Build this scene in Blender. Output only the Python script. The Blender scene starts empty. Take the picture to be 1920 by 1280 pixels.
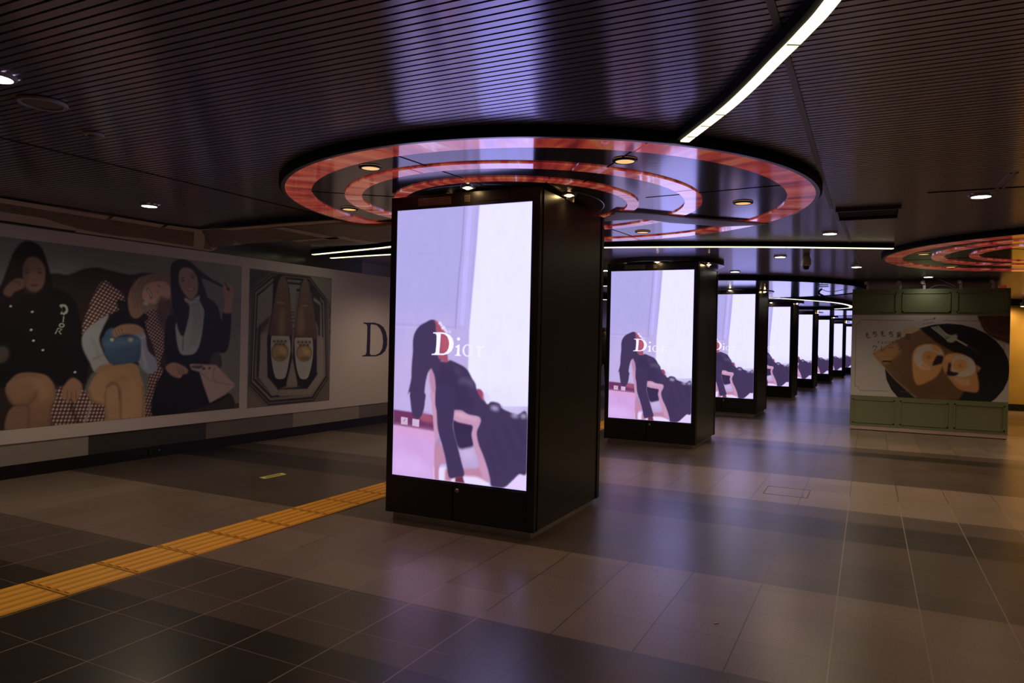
import bpy, bmesh, math, random
import numpy as np
from mathutils import Vector, Matrix, noise
random.seed(7); np.random.seed(7)
S = bpy.context.scene
C = S.collection
PI = math.pi

# ------------------------------------------------------------------ camera
FPX = 1344.02                      # focal length in pixels of the 1920 px wide frame
YAW, PITCH, ROLL = math.radians(26.44675), math.radians(-0.21917), math.radians(1.22975)
CAM = Vector((0, 0, 1.55))
_cy, _sy = math.cos(YAW), math.sin(YAW)
FW = Vector((-_sy*math.cos(PITCH), _cy*math.cos(PITCH), math.sin(PITCH)))
_R = Vector((_cy, _sy, 0)); _U = _R.cross(FW)
RT = math.cos(ROLL)*_R + math.sin(ROLL)*_U
UP = -math.sin(ROLL)*_R + math.cos(ROLL)*_U
cd = bpy.data.cameras.new('camera'); co = bpy.data.objects.new('camera', cd); C.objects.link(co)
cd.sensor_width = 36; cd.lens = FPX/1920*36; cd.clip_start = .05; cd.clip_end = 200
m = Matrix((RT, UP, -FW)).transposed().to_4x4(); m.translation = CAM
co.matrix_world = m; S.camera = co
S.view_settings.view_transform = 'Standard'; S.view_settings.look = 'None'
S.view_settings.exposure = 0.0; S.view_settings.gamma = 1; S.view_settings.use_curve_mapping = False

# ------------------------------------------------------------------ world and lights
w = bpy.data.worlds.new('dim_interior'); S.world = w; w.use_nodes = True
w.node_tree.nodes['Background'].inputs[0].default_value = (.9, .75, .7, 1)
w.node_tree.nodes['Background'].inputs[1].default_value = .012

def lamp(name, kind, loc, energy, color, size=.07, spot=150, blend=.9, rot=(0, 0, 0)):
    d = bpy.data.lights.new(name, kind); d.energy = energy; d.color = color
    if kind == 'SPOT': d.spot_size = math.radians(spot); d.spot_blend = blend; d.shadow_soft_size = size
    elif kind == 'POINT': d.shadow_soft_size = size
    elif kind == 'AREA': d.size = size
    o = bpy.data.objects.new(name, d); C.objects.link(o); o.location = loc; o.rotation_euler = rot
    return o

K_DOWN = 42; K_DISC = 15; K_WASH = 3

# ------------------------------------------------------------------ colour helpers
def lin(c):
    c = c/255.0
    return c/12.92 if c <= .04045 else ((c+.055)/1.055)**2.4
def L3(r, g, b): return np.array([lin(r), lin(g), lin(b)])

# ------------------------------------------------------------------ materials
def newmat(name):
    mt = bpy.data.materials.new(name); mt.use_nodes = True
    nt = mt.node_tree; b = nt.nodes['Principled BSDF']
    return mt, nt, b
def mat(name, col, rough=.5, metal=0., emis=None, es=0., spec=.5, alpha=1., noise_amt=.12, nscale=30., coat=0., bump=0.):
    mt, nt, b = newmat(name)
    tc = nt.nodes.new('ShaderNodeTexCoord'); n = nt.nodes.new('ShaderNodeTexNoise'); n.inputs['Scale'].default_value = nscale
    nt.links.new(tc.outputs['Object'], n.inputs['Vector'])
    r = nt.nodes.new('ShaderNodeMapRange'); r.inputs['To Min'].default_value = 1-noise_amt; r.inputs['To Max'].default_value = 1+noise_amt
    nt.links.new(n.outputs['Fac'], r.inputs['Value'])
    mx = nt.nodes.new('ShaderNodeVectorMath'); mx.operation = 'SCALE'; mx.inputs[0].default_value = col
    nt.links.new(r.outputs[0], mx.inputs['Scale']); nt.links.new(mx.outputs[0], b.inputs['Base Color'])
    b.inputs['Roughness'].default_value = rough; b.inputs['Metallic'].default_value = metal
    b.inputs['Specular IOR Level'].default_value = spec; b.inputs['Alpha'].default_value = alpha
    b.inputs['Coat Weight'].default_value = coat; b.inputs['Coat Roughness'].default_value = .05
    if emis is not None:
        b.inputs['Emission Color'].default_value = (*emis, 1); b.inputs['Emission Strength'].default_value = es
    if bump:
        bp = nt.nodes.new('ShaderNodeBump'); bp.inputs['Strength'].default_value = bump; bp.inputs['Distance'].default_value = .01
        nt.links.new(n.outputs['Fac'], bp.inputs['Height']); nt.links.new(bp.outputs[0], b.inputs['Normal'])
    return mt

def ceiling_metal(name, col, rough, metal=1, bump=.12):
    """dark satin metal, brushed along X so that reflections smear along Y"""
    mt, nt, b = newmat(name)
    b.inputs['Base Color'].default_value = (*col, 1); b.inputs['Metallic'].default_value = metal; b.inputs['Roughness'].default_value = rough
    tc = nt.nodes.new('ShaderNodeTexCoord'); mp = nt.nodes.new('ShaderNodeMapping')
    mp.inputs['Scale'].default_value = (.6, 60, .6); nt.links.new(tc.outputs['Object'], mp.inputs['Vector'])
    n = nt.nodes.new('ShaderNodeTexNoise'); n.inputs['Scale'].default_value = 1.; n.inputs['Detail'].default_value = 3
    nt.links.new(mp.outputs[0], n.inputs['Vector'])
    if not bump: return mt
    bp = nt.nodes.new('ShaderNodeBump'); bp.inputs['Strength'].default_value = bump; bp.inputs['Distance'].default_value = .002
    nt.links.new(n.outputs['Fac'], bp.inputs['Height']); nt.links.new(bp.outputs[0], b.inputs['Normal'])
    return mt

M = {}
M['black'] = mat('black_powder_coat', (.010, .009, .010), .38, nscale=3, spec=.45)
M['black_side'] = mat('black_brushed_panel', (.045, .04, .034), .33, metal=.75, nscale=2)
M['collar'] = ceiling_metal('black_gloss_collar', (.10, .085, .07), .22, .8)
M['black_matte'] = mat('black_matte', (.008, .008, .008), .7, spec=.2)
M['bezel'] = mat('dark_bezel', (.02, .02, .03), .3, nscale=4)
M['steel'] = mat('brushed_steel', (.50, .47, .45), .35, metal=.9, nscale=8, noise_amt=.25)
M['slat'] = ceiling_metal('ceiling_slat_metal', (.46, .41, .55), .19, .64, 0)
_nt = M['slat'].node_tree; _b = _nt.nodes['Principled BSDF']; _b.inputs['Anisotropic'].default_value = .93
_t = _nt.nodes.new('ShaderNodeTangent'); _t.direction_type = 'UV_MAP'; _t.uv_map = 'brushing'; _nt.links.new(_t.outputs[0], _b.inputs['Tangent'])
M['plenum'] = mat('dark_plenum', (.010, .008, .009), .8, spec=.1)
M['disc'] = ceiling_metal('disc_panel_metal', (.175, .16, .20), .12, .9)
M['lip'] = mat('disc_lip', (.22, .2, .22), .3, metal=.8)
M['seam'] = mat('ceiling_trim', (.20, .17, .18), .4, metal=.7)
M['white_plastic'] = mat('off_white_plastic', (.50, .44, .42), .45)
M['grille_grey'] = mat('speaker_mesh', (.20, .18, .17), .6)
M['paper_tan'] = mat('masking_sheet_tan', (.34, .27, .22), .42, noise_amt=.25, nscale=5, alpha=.85, bump=.15)
M['tape'] = mat('masking_tape', (.80, .68, .62), .45, noise_amt=.15, nscale=7)
M['down_white'] = mat('lamp_white', (1, 1, 1), .5, emis=(1, .95, .88), es=18)
M['down_warm'] = mat('lamp_warm_dim', (.8, .6, .4), .5, emis=(1, .58, .22), es=.95)
M['wash_warm'] = mat('lamp_warm_bright', (1, .8, .5), .5, emis=(1, .74, .40), es=16)
M['bulb'] = mat('halogen_bulb', (1, .8, .5), .5, emis=(1, .66, .30), es=42)
M['strip_light'] = mat('strip_diffuser', (.9, .9, .6), .5, emis=(1, .93, .52), es=2.2, noise_amt=.05)
M['white_glow'] = mat('white_edge_diffuser', (.9, .9, .9), .5, emis=(1, .97, .85), es=1.5)
M['poster_white'] = mat('poster_white', (.84, .78, .75), .38, noise_amt=.03, nscale=1.2)
M['ink'] = mat('black_ink', (.02, .02, .022), .4)
M['tile_light'] = mat('wall_tile_light', (.40, .37, .31), .4, noise_amt=.1, nscale=2)
M['tile_mid'] = mat('wall_tile_mid', (.22, .20, .17), .4, noise_amt=.1, nscale=2)
M['tile_dark'] = mat('wall_tile_dark', (.062, .062, .055), .3, noise_amt=.1, nscale=2)
M['wall_green'] = mat('wall_dark_green_glaze', (.05, .055, .045), .22, noise_amt=.3, nscale=1.5)
M['wall_mauve'] = mat('wall_pale_panel', (.30, .25, .26), .2, noise_amt=.1, nscale=2)
M['booth_green'] = mat('sage_green_paint', (.20, .235, .125), .5, noise_amt=.04, nscale=3)
M['skirt'] = mat('booth_steel_skirting', (.85, .70, .62), .30, metal=.55, nscale=1.5, noise_amt=.3)
M['gold'] = mat('gold_panel', (.75, .50, .14), .35, metal=.35, noise_amt=.2, nscale=2)
M['red'] = mat('red_plastic', (.6, .08, .05), .4, emis=(.8, .08, .04), es=.12)
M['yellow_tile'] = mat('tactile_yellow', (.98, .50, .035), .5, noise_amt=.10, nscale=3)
def groove_tone(mt):      # colour by height: darker between the ribs, lighter on their tops
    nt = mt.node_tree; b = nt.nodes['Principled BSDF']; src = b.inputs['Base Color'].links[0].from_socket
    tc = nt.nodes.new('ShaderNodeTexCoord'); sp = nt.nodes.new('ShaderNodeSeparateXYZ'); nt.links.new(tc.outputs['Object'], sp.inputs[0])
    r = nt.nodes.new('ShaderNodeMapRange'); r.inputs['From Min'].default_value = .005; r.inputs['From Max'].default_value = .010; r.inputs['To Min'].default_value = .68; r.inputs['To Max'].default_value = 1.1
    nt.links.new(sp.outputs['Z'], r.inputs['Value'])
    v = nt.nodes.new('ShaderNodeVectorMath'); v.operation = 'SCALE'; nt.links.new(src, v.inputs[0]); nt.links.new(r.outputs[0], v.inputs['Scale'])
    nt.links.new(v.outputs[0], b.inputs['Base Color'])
groove_tone(M['yellow_tile'])
M['grime'] = mat('joint_grime', (.08, .05, .03), .8)
M['sticker'] = mat('luminous_yellow_film', (.62, .60, .14), .4, emis=(.55, .55, .1), es=.12)
M['sticker_dark'] = mat('sticker_print', (.25, .23, .05), .5)
M['scrap'] = mat('paper_scrap', (.7, .6, .4), .7)
M['cloth_dark'] = mat('dark_clothes', (.015, .015, .018), .8)
M['skin'] = mat('skin', (.4, .25, .18), .5)
M['orange_glow'] = mat('lit_orange_panel', (.8, .35, .08), .5, emis=(1, .32, .04), es=.38)

def grille_mat():
    mt, nt, b = newmat('perforated_steel')
    tc = nt.nodes.new('ShaderNodeTexCoord'); v = nt.nodes.new('ShaderNodeTexVoronoi'); v.inputs['Scale'].default_value = 90
    v.inputs['Randomness'].default_value = 0
    nt.links.new(tc.outputs['Object'], v.inputs['Vector'])
    r = nt.nodes.new('ShaderNodeValToRGB'); r.color_ramp.elements[0].position = .44; r.color_ramp.elements[1].position = .52
    r.color_ramp.elements[0].color = (.004, .004, .004, 1); r.color_ramp.elements[1].color = (.45, .42, .3, 1)
    nt.links.new(v.outputs['Distance'], r.inputs[0]); nt.links.new(r.outputs[0], b.inputs['Base Color'])
    b.inputs['Metallic'].default_value = .7; b.inputs['Roughness'].default_value = .3
    return mt
M['perf'] = grille_mat()

def ring_mat():
    """backlit glass printed with red and orange streaks running out from the centre"""
    mt, nt, b = newmat('backlit_red_glass')
    tc = nt.nodes.new('ShaderNodeTexCoord'); sp = nt.nodes.new('ShaderNodeSeparateXYZ'); nt.links.new(tc.outputs['Object'], sp.inputs[0])
    at = nt.nodes.new('ShaderNodeMath'); at.operation = 'ARCTAN2'; nt.links.new(sp.outputs['Y'], at.inputs[0]); nt.links.new(sp.outputs['X'], at.inputs[1])
    ln = nt.nodes.new('ShaderNodeVectorMath'); ln.operation = 'LENGTH'; nt.links.new(tc.outputs['Object'], ln.inputs[0])
    cb = nt.nodes.new('ShaderNodeCombineXYZ'); 
    a2 = nt.nodes.new('ShaderNodeMath'); a2.operation = 'MULTIPLY'; a2.inputs[1].default_value = 9; nt.links.new(at.outputs[0], a2.inputs[0])
    l2 = nt.nodes.new('ShaderNodeMath'); l2.operation = 'MULTIPLY'; l2.inputs[1].default_value = 1.6; nt.links.new(ln.outputs['Value'], l2.inputs[0])
    nt.links.new(a2.outputs[0], cb.inputs[0]); nt.links.new(l2.outputs[0], cb.inputs[1])
    n = nt.nodes.new('ShaderNodeTexNoise'); n.inputs['Scale'].default_value = 1.3; n.inputs['Detail'].default_value = 5; n.inputs['Distortion'].default_value = .6
    nt.links.new(cb.outputs[0], n.inputs['Vector'])
    r = nt.nodes.new('ShaderNodeValToRGB'); e = r.color_ramp.elements
    e[0].position = .34; e[0].color = (.13, .012, .012, 1); e[1].position = .70; e[1].color = (.60, .30, .42, 1)
    for p_, c_ in ((.44, (.30, .028, .024, 1)), (.53, (.42, .055, .032, 1)), (.58, (.40, .12, .045, 1)), (.63, (.40, .07, .07, 1))):
        x = e.new(p_); x.color = c_
    nt.links.new(n.outputs['Fac'], r.inputs[0]); nt.links.new(r.outputs[0], b.inputs['Emission Color'])
    b.inputs['Emission Strength'].default_value = .95
    b.inputs['Base Color'].default_value = (.05, .02, .02, 1); b.inputs['Roughness'].default_value = .12
    b.inputs['Specular IOR Level'].default_value = .8; b.inputs['Coat Weight'].default_value = 1; b.inputs['Coat IOR'].default_value = 2.0; b.inputs['Coat Roughness'].default_value = .05
    return mt
M['ring'] = ring_mat()

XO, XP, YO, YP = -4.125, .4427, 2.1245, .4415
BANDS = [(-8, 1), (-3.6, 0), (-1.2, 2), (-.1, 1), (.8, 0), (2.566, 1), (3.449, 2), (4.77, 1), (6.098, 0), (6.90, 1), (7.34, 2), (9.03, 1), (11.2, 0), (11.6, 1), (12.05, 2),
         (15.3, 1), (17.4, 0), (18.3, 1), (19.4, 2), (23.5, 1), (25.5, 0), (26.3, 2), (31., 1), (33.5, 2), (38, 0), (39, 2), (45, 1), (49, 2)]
def floor_mat():
    mt, nt, b = newmat('granite_floor_tiles')
    N = nt.nodes.new; Lk = nt.links.new
    tc = N('ShaderNodeTexCoord'); sp = N('ShaderNodeSeparateXYZ'); Lk(tc.outputs['Object'], sp.inputs[0])
    def math_(op, a, v=None, v2=None):
        q = N('ShaderNodeMath'); q.operation = op
        if isinstance(a, (int, float)): q.inputs[0].default_value = a
        else: Lk(a, q.inputs[0])
        if v is not None:
            if isinstance(v, (int, float)): q.inputs[1].default_value = v
            else: Lk(v, q.inputs[1])
        if v2 is not None:
            if isinstance(v2, (int, float)): q.inputs[2].default_value = v2
            else: Lk(v2, q.inputs[2])
        return q.outputs[0]
    tx = math_('DIVIDE', math_('SUBTRACT', sp.outputs['X'], XO), XP)
    ty = math_('DIVIDE', math_('SUBTRACT', sp.outputs['Y'], YO), YP)
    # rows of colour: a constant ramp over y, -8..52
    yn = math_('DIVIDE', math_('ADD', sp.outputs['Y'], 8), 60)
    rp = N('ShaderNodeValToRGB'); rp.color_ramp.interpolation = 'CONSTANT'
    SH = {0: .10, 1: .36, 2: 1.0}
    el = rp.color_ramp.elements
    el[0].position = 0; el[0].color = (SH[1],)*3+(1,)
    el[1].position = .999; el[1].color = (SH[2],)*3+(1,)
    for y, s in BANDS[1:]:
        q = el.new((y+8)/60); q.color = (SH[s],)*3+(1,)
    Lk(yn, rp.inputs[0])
    # tile to tile variation
    fx = math_('FLOOR', tx); fy = math_('FLOOR', ty)
    cb = N('ShaderNodeCombineXYZ'); Lk(fx, cb.inputs[0]); Lk(fy, cb.inputs[1])
    wn = N('ShaderNodeTexWhiteNoise'); wn.noise_dimensions = '2D'; Lk(cb.outputs[0], wn.inputs['Vector'])
    var = N('ShaderNodeMapRange'); var.inputs['To Min'].default_value = .86; var.inputs['To Max'].default_value = 1.14; Lk(wn.outputs['Value'], var.inputs['Value'])
    # granite speckle
    n1 = N('ShaderNodeTexNoise'); n1.inputs['Scale'].default_value = 130; n1.inputs['Detail'].default_value = 4; n1.inputs['Roughness'].default_value = .75; Lk(tc.outputs['Object'], n1.inputs['Vector'])
    s1 = N('ShaderNodeMapRange'); s1.inputs['From Min'].default_value = .3; s1.inputs['From Max'].default_value = .72; s1.inputs['To Min'].default_value = .45; s1.inputs['To Max'].default_value = 1.75; Lk(n1.outputs['Fac'], s1.inputs['Value'])
    n2 = N('ShaderNodeTexNoise'); n2.inputs['Scale'].default_value = 1.3; n2.inputs['Detail'].default_value = 6; Lk(tc.outputs['Object'], n2.inputs['Vector'])
    s2 = N('ShaderNodeMapRange'); s2.inputs['From Min'].default_value = .3; s2.inputs['From Max'].default_value = .7; s2.inputs['To Min'].default_value = .88; s2.inputs['To Max'].default_value = 1.1; Lk(n2.outputs['Fac'], s2.inputs['Value'])
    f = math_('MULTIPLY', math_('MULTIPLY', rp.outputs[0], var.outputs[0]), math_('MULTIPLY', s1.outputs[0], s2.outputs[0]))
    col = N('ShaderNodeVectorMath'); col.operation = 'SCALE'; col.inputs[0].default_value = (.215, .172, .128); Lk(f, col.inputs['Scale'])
    # joints
    def line(t, wd):
        fr = math_('FRACT', t); d = math_('MINIMUM', fr, math_('SUBTRACT', 1, fr))
        return math_('LESS_THAN', d, wd)
    j = math_('MAXIMUM', line(tx, .0075), math_('MULTIPLY', line(ty, .006), .55))
    # grout: pale cement in the parts relaid near the front left and right, dark elsewhere
    nj = N('ShaderNodeTexNoise'); nj.inputs['Scale'].default_value = .9; nj.inputs['Detail'].default_value = 2; Lk(tc.outputs['Object'], nj.inputs['Vector'])
    wob = math_('MULTIPLY', math_('SUBTRACT', nj.outputs['Fac'], .5), 3.0)
    xx = math_('ADD', sp.outputs['X'], 0); yy = math_('ADD', sp.outputs['Y'], wob)
    right = math_('MULTIPLY', math_('GREATER_THAN', xx, -.3), math_('LESS_THAN', yy, 8.2))
    left = math_('MULTIPLY', math_('LESS_THAN', xx, -1.8), math_('LESS_THAN', yy, 3.9))
    pale = math_('MAXIMUM', right, left)
    rj = N('ShaderNodeMix'); rj.data_type = 'RGBA'; Lk(pale, rj.inputs['Factor']); rj.inputs['A'].default_value = (.045, .032, .025, 1); rj.inputs['B'].default_value = (.34, .28, .21, 1)
    mx = N('ShaderNodeMix'); mx.data_type = 'RGBA'; Lk(j, mx.inputs['Factor']); Lk(col.outputs[0], mx.inputs['A']); Lk(rj.outputs['Result'], mx.inputs['B'])
    Lk(mx.outputs['Result'], b.inputs['Base Color'])
    rr = N('ShaderNodeMapRange'); rr.inputs['To Min'].default_value = .27; rr.inputs['To Max'].default_value = .33; Lk(n2.outputs['Fac'], rr.inputs['Value'])
    Lk(rr.outputs[0], b.inputs['Roughness']); b.inputs['Specular IOR Level'].default_value = .6
    bp = N('ShaderNodeBump'); bp.inputs['Strength'].default_value = .35; bp.inputs['Distance'].default_value = .0015
    Lk(math_('SUBTRACT', 1, j), bp.inputs['Height']); Lk(bp.outputs[0], b.inputs['Normal'])
    return mt
M['floor'] = floor_mat()

def print_mat(name, emissive):
    mt, nt, b = newmat(name)
    a = nt.nodes.new('ShaderNodeAttribute'); a.attribute_name = 'Col'
    if emissive:
        nt.links.new(a.outputs['Color'], b.inputs['Emission Color']); b.inputs['Emission Strength'].default_value = 1
        b.inputs['Base Color'].default_value = (.01, .01, .012, 1); b.inputs['Roughness'].default_value = .35
    else:
        nt.links.new(a.outputs['Color'], b.inputs['Base Color']); b.inputs['Roughness'].default_value = .38
    return mt
M['led'] = print_mat('led_screen_picture', True)
M['print'] = print_mat('printed_picture', False)

# ------------------------------------------------------------------ mesh helpers
def obj(name, bm, m, parent=None, smooth=False):
    me = bpy.data.meshes.new(name); bm.to_mesh(me); bm.free()
    me.materials.append(m)
    if smooth:
        for p_ in me.polygons: p_.use_smooth = True
    o = bpy.data.objects.new(name, me); C.objects.link(o)
    if parent: o.parent = parent
    return o
def add_box(bm, x0, x1, y0, y1, z0, z1, bev=0.):
    vs = [bm.verts.new((x, y, z)) for x in (x0, x1) for y in (y0, y1) for z in (z0, z1)]
    idx = [(0, 1, 3, 2), (4, 6, 7, 5), (0, 4, 5, 1), (2, 3, 7, 6), (0, 2, 6, 4), (1, 5, 7, 3)]
    fs = [bm.faces.new([vs[i] for i in f]) for f in idx]
    if bev:
        es = list({e for f in fs for e in f.edges})
        bmesh.ops.bevel(bm, geom=es, offset=bev, segments=2, affect='EDGES', profile=.5)
def box(name, x0, x1, y0, y1, z0, z1, m, parent=None, bev=0.):
    bm = bmesh.new(); add_box(bm, x0, x1, y0, y1, z0, z1, bev)
    bmesh.ops.recalc_face_normals(bm, faces=bm.faces)
    return obj(name, bm, m, parent)
def add_lathe(bm, prof, cx=0, cy=0, seg=48, a0=0, a1=2*PI, cz=0):
    full = abs(a1-a0-2*PI) < 1e-6
    n = seg if full else seg+1
    rows = []
    for r, z in prof:
        rows.append([bm.verts.new((cx+r*math.cos(a0+(a1-a0)*i/seg), cy+r*math.sin(a0+(a1-a0)*i/seg), cz+z)) for i in range(n)])
    for a, b in zip(rows[:-1], rows[1:]):
        for i in range(seg):
            j = (i+1) % n
            if not full and i+1 >= n: continue
            bm.faces.new((a[i], a[j], b[j], b[i]))
    return rows
def lathe(name, prof, cx, cy, cz, m, parent=None, seg=48, a0=0, a1=2*PI, caps=False, smooth=False):
    bm = bmesh.new(); add_lathe(bm, prof, cx, cy, seg, a0, a1, cz)
    bmesh.ops.remove_doubles(bm, verts=bm.verts, dist=1e-5)
    if caps:
        ed = [e for e in bm.edges if e.is_boundary]
        if ed: bmesh.ops.holes_fill(bm, edges=ed, sides=0)
    bmesh.ops.recalc_face_normals(bm, faces=bm.faces)
    return obj(name, bm, m, parent, smooth)
def prism(name, pts, z0, z1, m, parent=None):
    bm = bmesh.new()
    a = [bm.verts.new((x, y, z0)) for x, y in pts]; b = [bm.verts.new((x, y, z1)) for x, y in pts]
    bm.faces.new(a); bm.faces.new(list(reversed(b)))
    for i in range(len(pts)):
        j = (i+1) % len(pts); bm.faces.new((a[i], b[i], b[j], a[j]))
    bmesh.ops.triangulate(bm, faces=[f for f in bm.faces if len(f.verts) > 4])
    bmesh.ops.recalc_face_normals(bm, faces=bm.faces)
    return obj(name, bm, m, parent)
def empty(name, loc=(0, 0, 0), rz=0.):
    o = bpy.data.objects.new(name, None); C.objects.link(o); o.location = loc; o.rotation_euler.z = rz; o.empty_display_size = .1
    return o
def tag(o, label, cat, group=None, kind=None):
    o['label'] = label; o['category'] = cat
    if group: o['group'] = group
    if kind: o['kind'] = kind
    return o
def struct(o):
    o['kind'] = 'structure'; return o
def kids(o): return [c for c in bpy.data.objects if c.parent == o]
def copy_tree(o, parent=None):
    c = o.copy(); C.objects.link(c); c.parent = parent
    for ch in kids(o): copy_tree(ch, c)
    return c

# ------------------------------------------------------------------ picture painting (prints and screens) on a dense mesh with a colour attribute
def ray(x, y): return FW + RT*((x-960)/FPX) - UP*((y-640)/FPX)
def spline(P, n=6):
    P = np.array(P, float); N = len(P); out = []
    for i in range(N):
        p0, p1, p2, p3 = P[i-1], P[i], P[(i+1) % N], P[(i+2) % N]
        for k in range(n):
            t = k/n
            out.append(.5*((2*p1)+(-p0+p2)*t+(2*p0-5*p1+4*p2-p3)*t*t+(-p0+3*p1-3*p2+p3)*t**3))
    return np.array(out)
class Canvas:
    def __init__(s, u0, u1, v0, v1, nx, ny, proj, col, white=None, out=.8):
        s.u = (u0, u1); s.v = (v0, v1); s.nx = nx; s.ny = ny; s.proj = proj
        s.white = None if white is None else L3(*white)/out
        s.im = np.zeros((ny, nx, 3)); s.im[:] = s.c(col)
        s.gx, s.gy = np.meshgrid(np.linspace(u0, u1, nx), np.linspace(v0, v1, ny))
        s.T = (0, 0, 1)
    def c(s, col):
        v = L3(*col)
        if s.white is None: return v
        v = v/s.white; g = v.mean(); return g+(v-g)*.92
    def at(s, ox, oy, k): s.T = (ox, oy, k)
    def P(s, pts):
        ox, oy, k = s.T
        return np.array([s.proj(ox+a/k, oy+b/k) for a, b in pts])
    def _mask(s, Q, feather=0.):
        dx = (s.u[1]-s.u[0])/(s.nx-1); dy = (s.v[1]-s.v[0])/(s.ny-1)
        X = (Q[:, 0]-s.u[0])/dx; Y = (Q[:, 1]-s.v[0])/dy
        pad = int(feather)+2
        x0 = max(int(X.min())-pad, 0); x1 = min(int(X.max())+pad+2, s.nx); y0 = max(int(Y.min())-pad, 0); y1 = min(int(Y.max())+pad+2, s.ny)
        if x1 <= x0 or y1 <= y0: return None
        ss = 3
        px = (np.arange((x1-x0)*ss)+.5)/ss+x0-.5; py = (np.arange((y1-y0)*ss)+.5)/ss+y0-.5
        ins = np.zeros((len(py), len(px)), bool)
        n = len(X)
        for i in range(n):
            j = (i+1) % n
            ya, yb, xa, xb = Y[i], Y[j], X[i], X[j]
            if ya == yb: continue
            lo, hi = min(ya, yb), max(ya, yb)
            r = np.nonzero((py >= lo) & (py < hi))[0]
            if len(r) == 0: continue
            xi = xa+(py[r]-ya)*(xb-xa)/(yb-ya)
            ins[r] ^= (px[None, :] > xi[:, None])
        mk = ins.reshape(y1-y0, ss, x1-x0, ss).mean((1, 3))
        f = int(round(feather))
        for _ in range(2):
            if f > 0:
                kk = np.ones(2*f+1)/(2*f+1)
                mk = np.apply_along_axis(lambda a: np.convolve(a, kk, 'same'), 1, mk)
                mk = np.apply_along_axis(lambda a: np.convolve(a, kk, 'same'), 0, mk)
        return x0, x1, y0, y1, mk
    def poly(s, pts, col, f=0., sm=True, op=1., col2=None, pattern=None, hole=None, raw=False):
        Q = np.array(pts, float) if raw else s.P(pts)
        if sm: Q = spline(Q)
        r = s._mask(Q, f)
        if r is None: return
        x0, x1, y0, y1, mk = r
        if hole is not None:
            H = s.P(hole); H = spline(H) if sm else H
            q = s._mask(H, f)
            full = np.zeros((s.ny, s.nx)); full[q[2]:q[3], q[0]:q[1]] = q[4]
            mk = mk*(1-full[y0:y1, x0:x1])
        a = (mk*op)[..., None]
        base = s.c(col)[None, None, :]
        if col2 is not None:      # vertical blend of two inks, from top to bottom of the shape
            t = np.linspace(1, 0, y1-y0)[:, None, None]; base = base*t+s.c(col2)[None, None, :]*(1-t)
            base = np.broadcast_to(base, (y1-y0, x1-x0, 3)) if s.v[0] < s.v[1] else base
            base = base[::-1]
        if pattern is not None:
            c2, per, ang = pattern
            gx = s.gx[y0:y1, x0:x1]; gy = s.gy[y0:y1, x0:x1]
            ca, sa = math.cos(ang), math.sin(ang)
            A = np.sin((gx*ca+gy*sa)*2*PI/per); B = np.sin((-gx*sa+gy*ca)*2*PI/(per*.8))
            k = np.clip(A*B*2.2, 0, 1)[..., None]
            base = base*(1-k)+s.c(c2)[None, None, :]*k
        s.im[y0:y1, x0:x1] = s.im[y0:y1, x0:x1]*(1-a)+base*a
    def ell(s, cx, cy, rx, ry, col, f=0., rot=0., op=1., **k):
        t = np.linspace(0, 2*PI, 28, endpoint=False); ca, sa = math.cos(rot), math.sin(rot)
        s.poly([(cx+rx*math.cos(a)*ca-ry*math.sin(a)*sa, cy+rx*math.cos(a)*sa+ry*math.sin(a)*ca) for a in t], col, f, False, op, **k)
    def line(s, pts, w, col, f=0., op=1., sm=True):
        P = np.array(pts, float)
        if sm and len(P) > 2:
            out = []
            for i in range(len(P)-1):
                p0 = P[max(i-1, 0)]; p1 = P[i]; p2 = P[i+1]; p3 = P[min(i+2, len(P)-1)]
                for k in range(5):
                    t = k/5; out.append(.5*((2*p1)+(-p0+p2)*t+(2*p0-5*p1+4*p2-p3)*t*t+(-p0+3*p1-3*p2+p3)*t**3))
            out.append(P[-1]); P = np.array(out)
        d = np.gradient(P, axis=0); n = np.stack([-d[:, 1], d[:, 0]], 1); n /= np.maximum(np.hypot(n[:, 0], n[:, 1]), 1e-9)[:, None]
        s.poly(np.concatenate([P+n*w/2, (P-n*w/2)[::-1]]), col, f, False, op)
    def mottle(s, amt, seed=1, blocks=18):
        rs = np.random.RandomState(seed); g = rs.rand(blocks+1, blocks+1)
        yy = np.linspace(0, blocks-.001, s.ny); xx = np.linspace(0, blocks-.001, s.nx)
        yi = yy.astype(int); xi = xx.astype(int); fy = (yy-yi)[:, None]; fx = (xx-xi)[None, :]
        v = g[yi][:, xi]*(1-fy)*(1-fx)+g[yi+1][:, xi]*fy*(1-fx)+g[yi][:, xi+1]*(1-fy)*fx+g[yi+1][:, xi+1]*fy*fx
        s.im *= (1+amt*(v-.5))[..., None]
    def mesh(s, name, to3d, m, parent=None):
        if s.white is None: s.im[..., 2] += 8.0*np.maximum(s.im[..., 2]-.885, 0)      # LED blue runs past the camera's white
        nx, ny = s.nx, s.ny
        A, O, B = to3d            # origin, u axis, v axis in 3-D
        P = np.array(A)[None, None, :]+s.gx[..., None]*np.array(O)+s.gy[..., None]*np.array(B)
        me = bpy.data.meshes.new(name)
        me.vertices.add(nx*ny); me.vertices.foreach_set('co', P.reshape(-1).astype(np.float32))
        i = np.arange((nx-1)*(ny-1)); r = i//(nx-1); c_ = i % (nx-1); a = r*nx+c_
        q = np.stack([a, a+1, a+nx+1, a+nx], 1).astype(np.int32)
        me.loops.add(len(q)*4); me.loops.foreach_set('vertex_index', q.reshape(-1))
        me.polygons.add(len(q)); me.polygons.foreach_set('loop_start', np.arange(0, len(q)*4, 4, dtype=np.int32)); 
        me.update(calc_edges=True)
        ca = me.color_attributes.new('Col', 'FLOAT_COLOR', 'POINT')
        rgba = np.concatenate([s.im.reshape(-1, 3), np.ones((nx*ny, 1))], 1).astype(np.float32)
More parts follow.
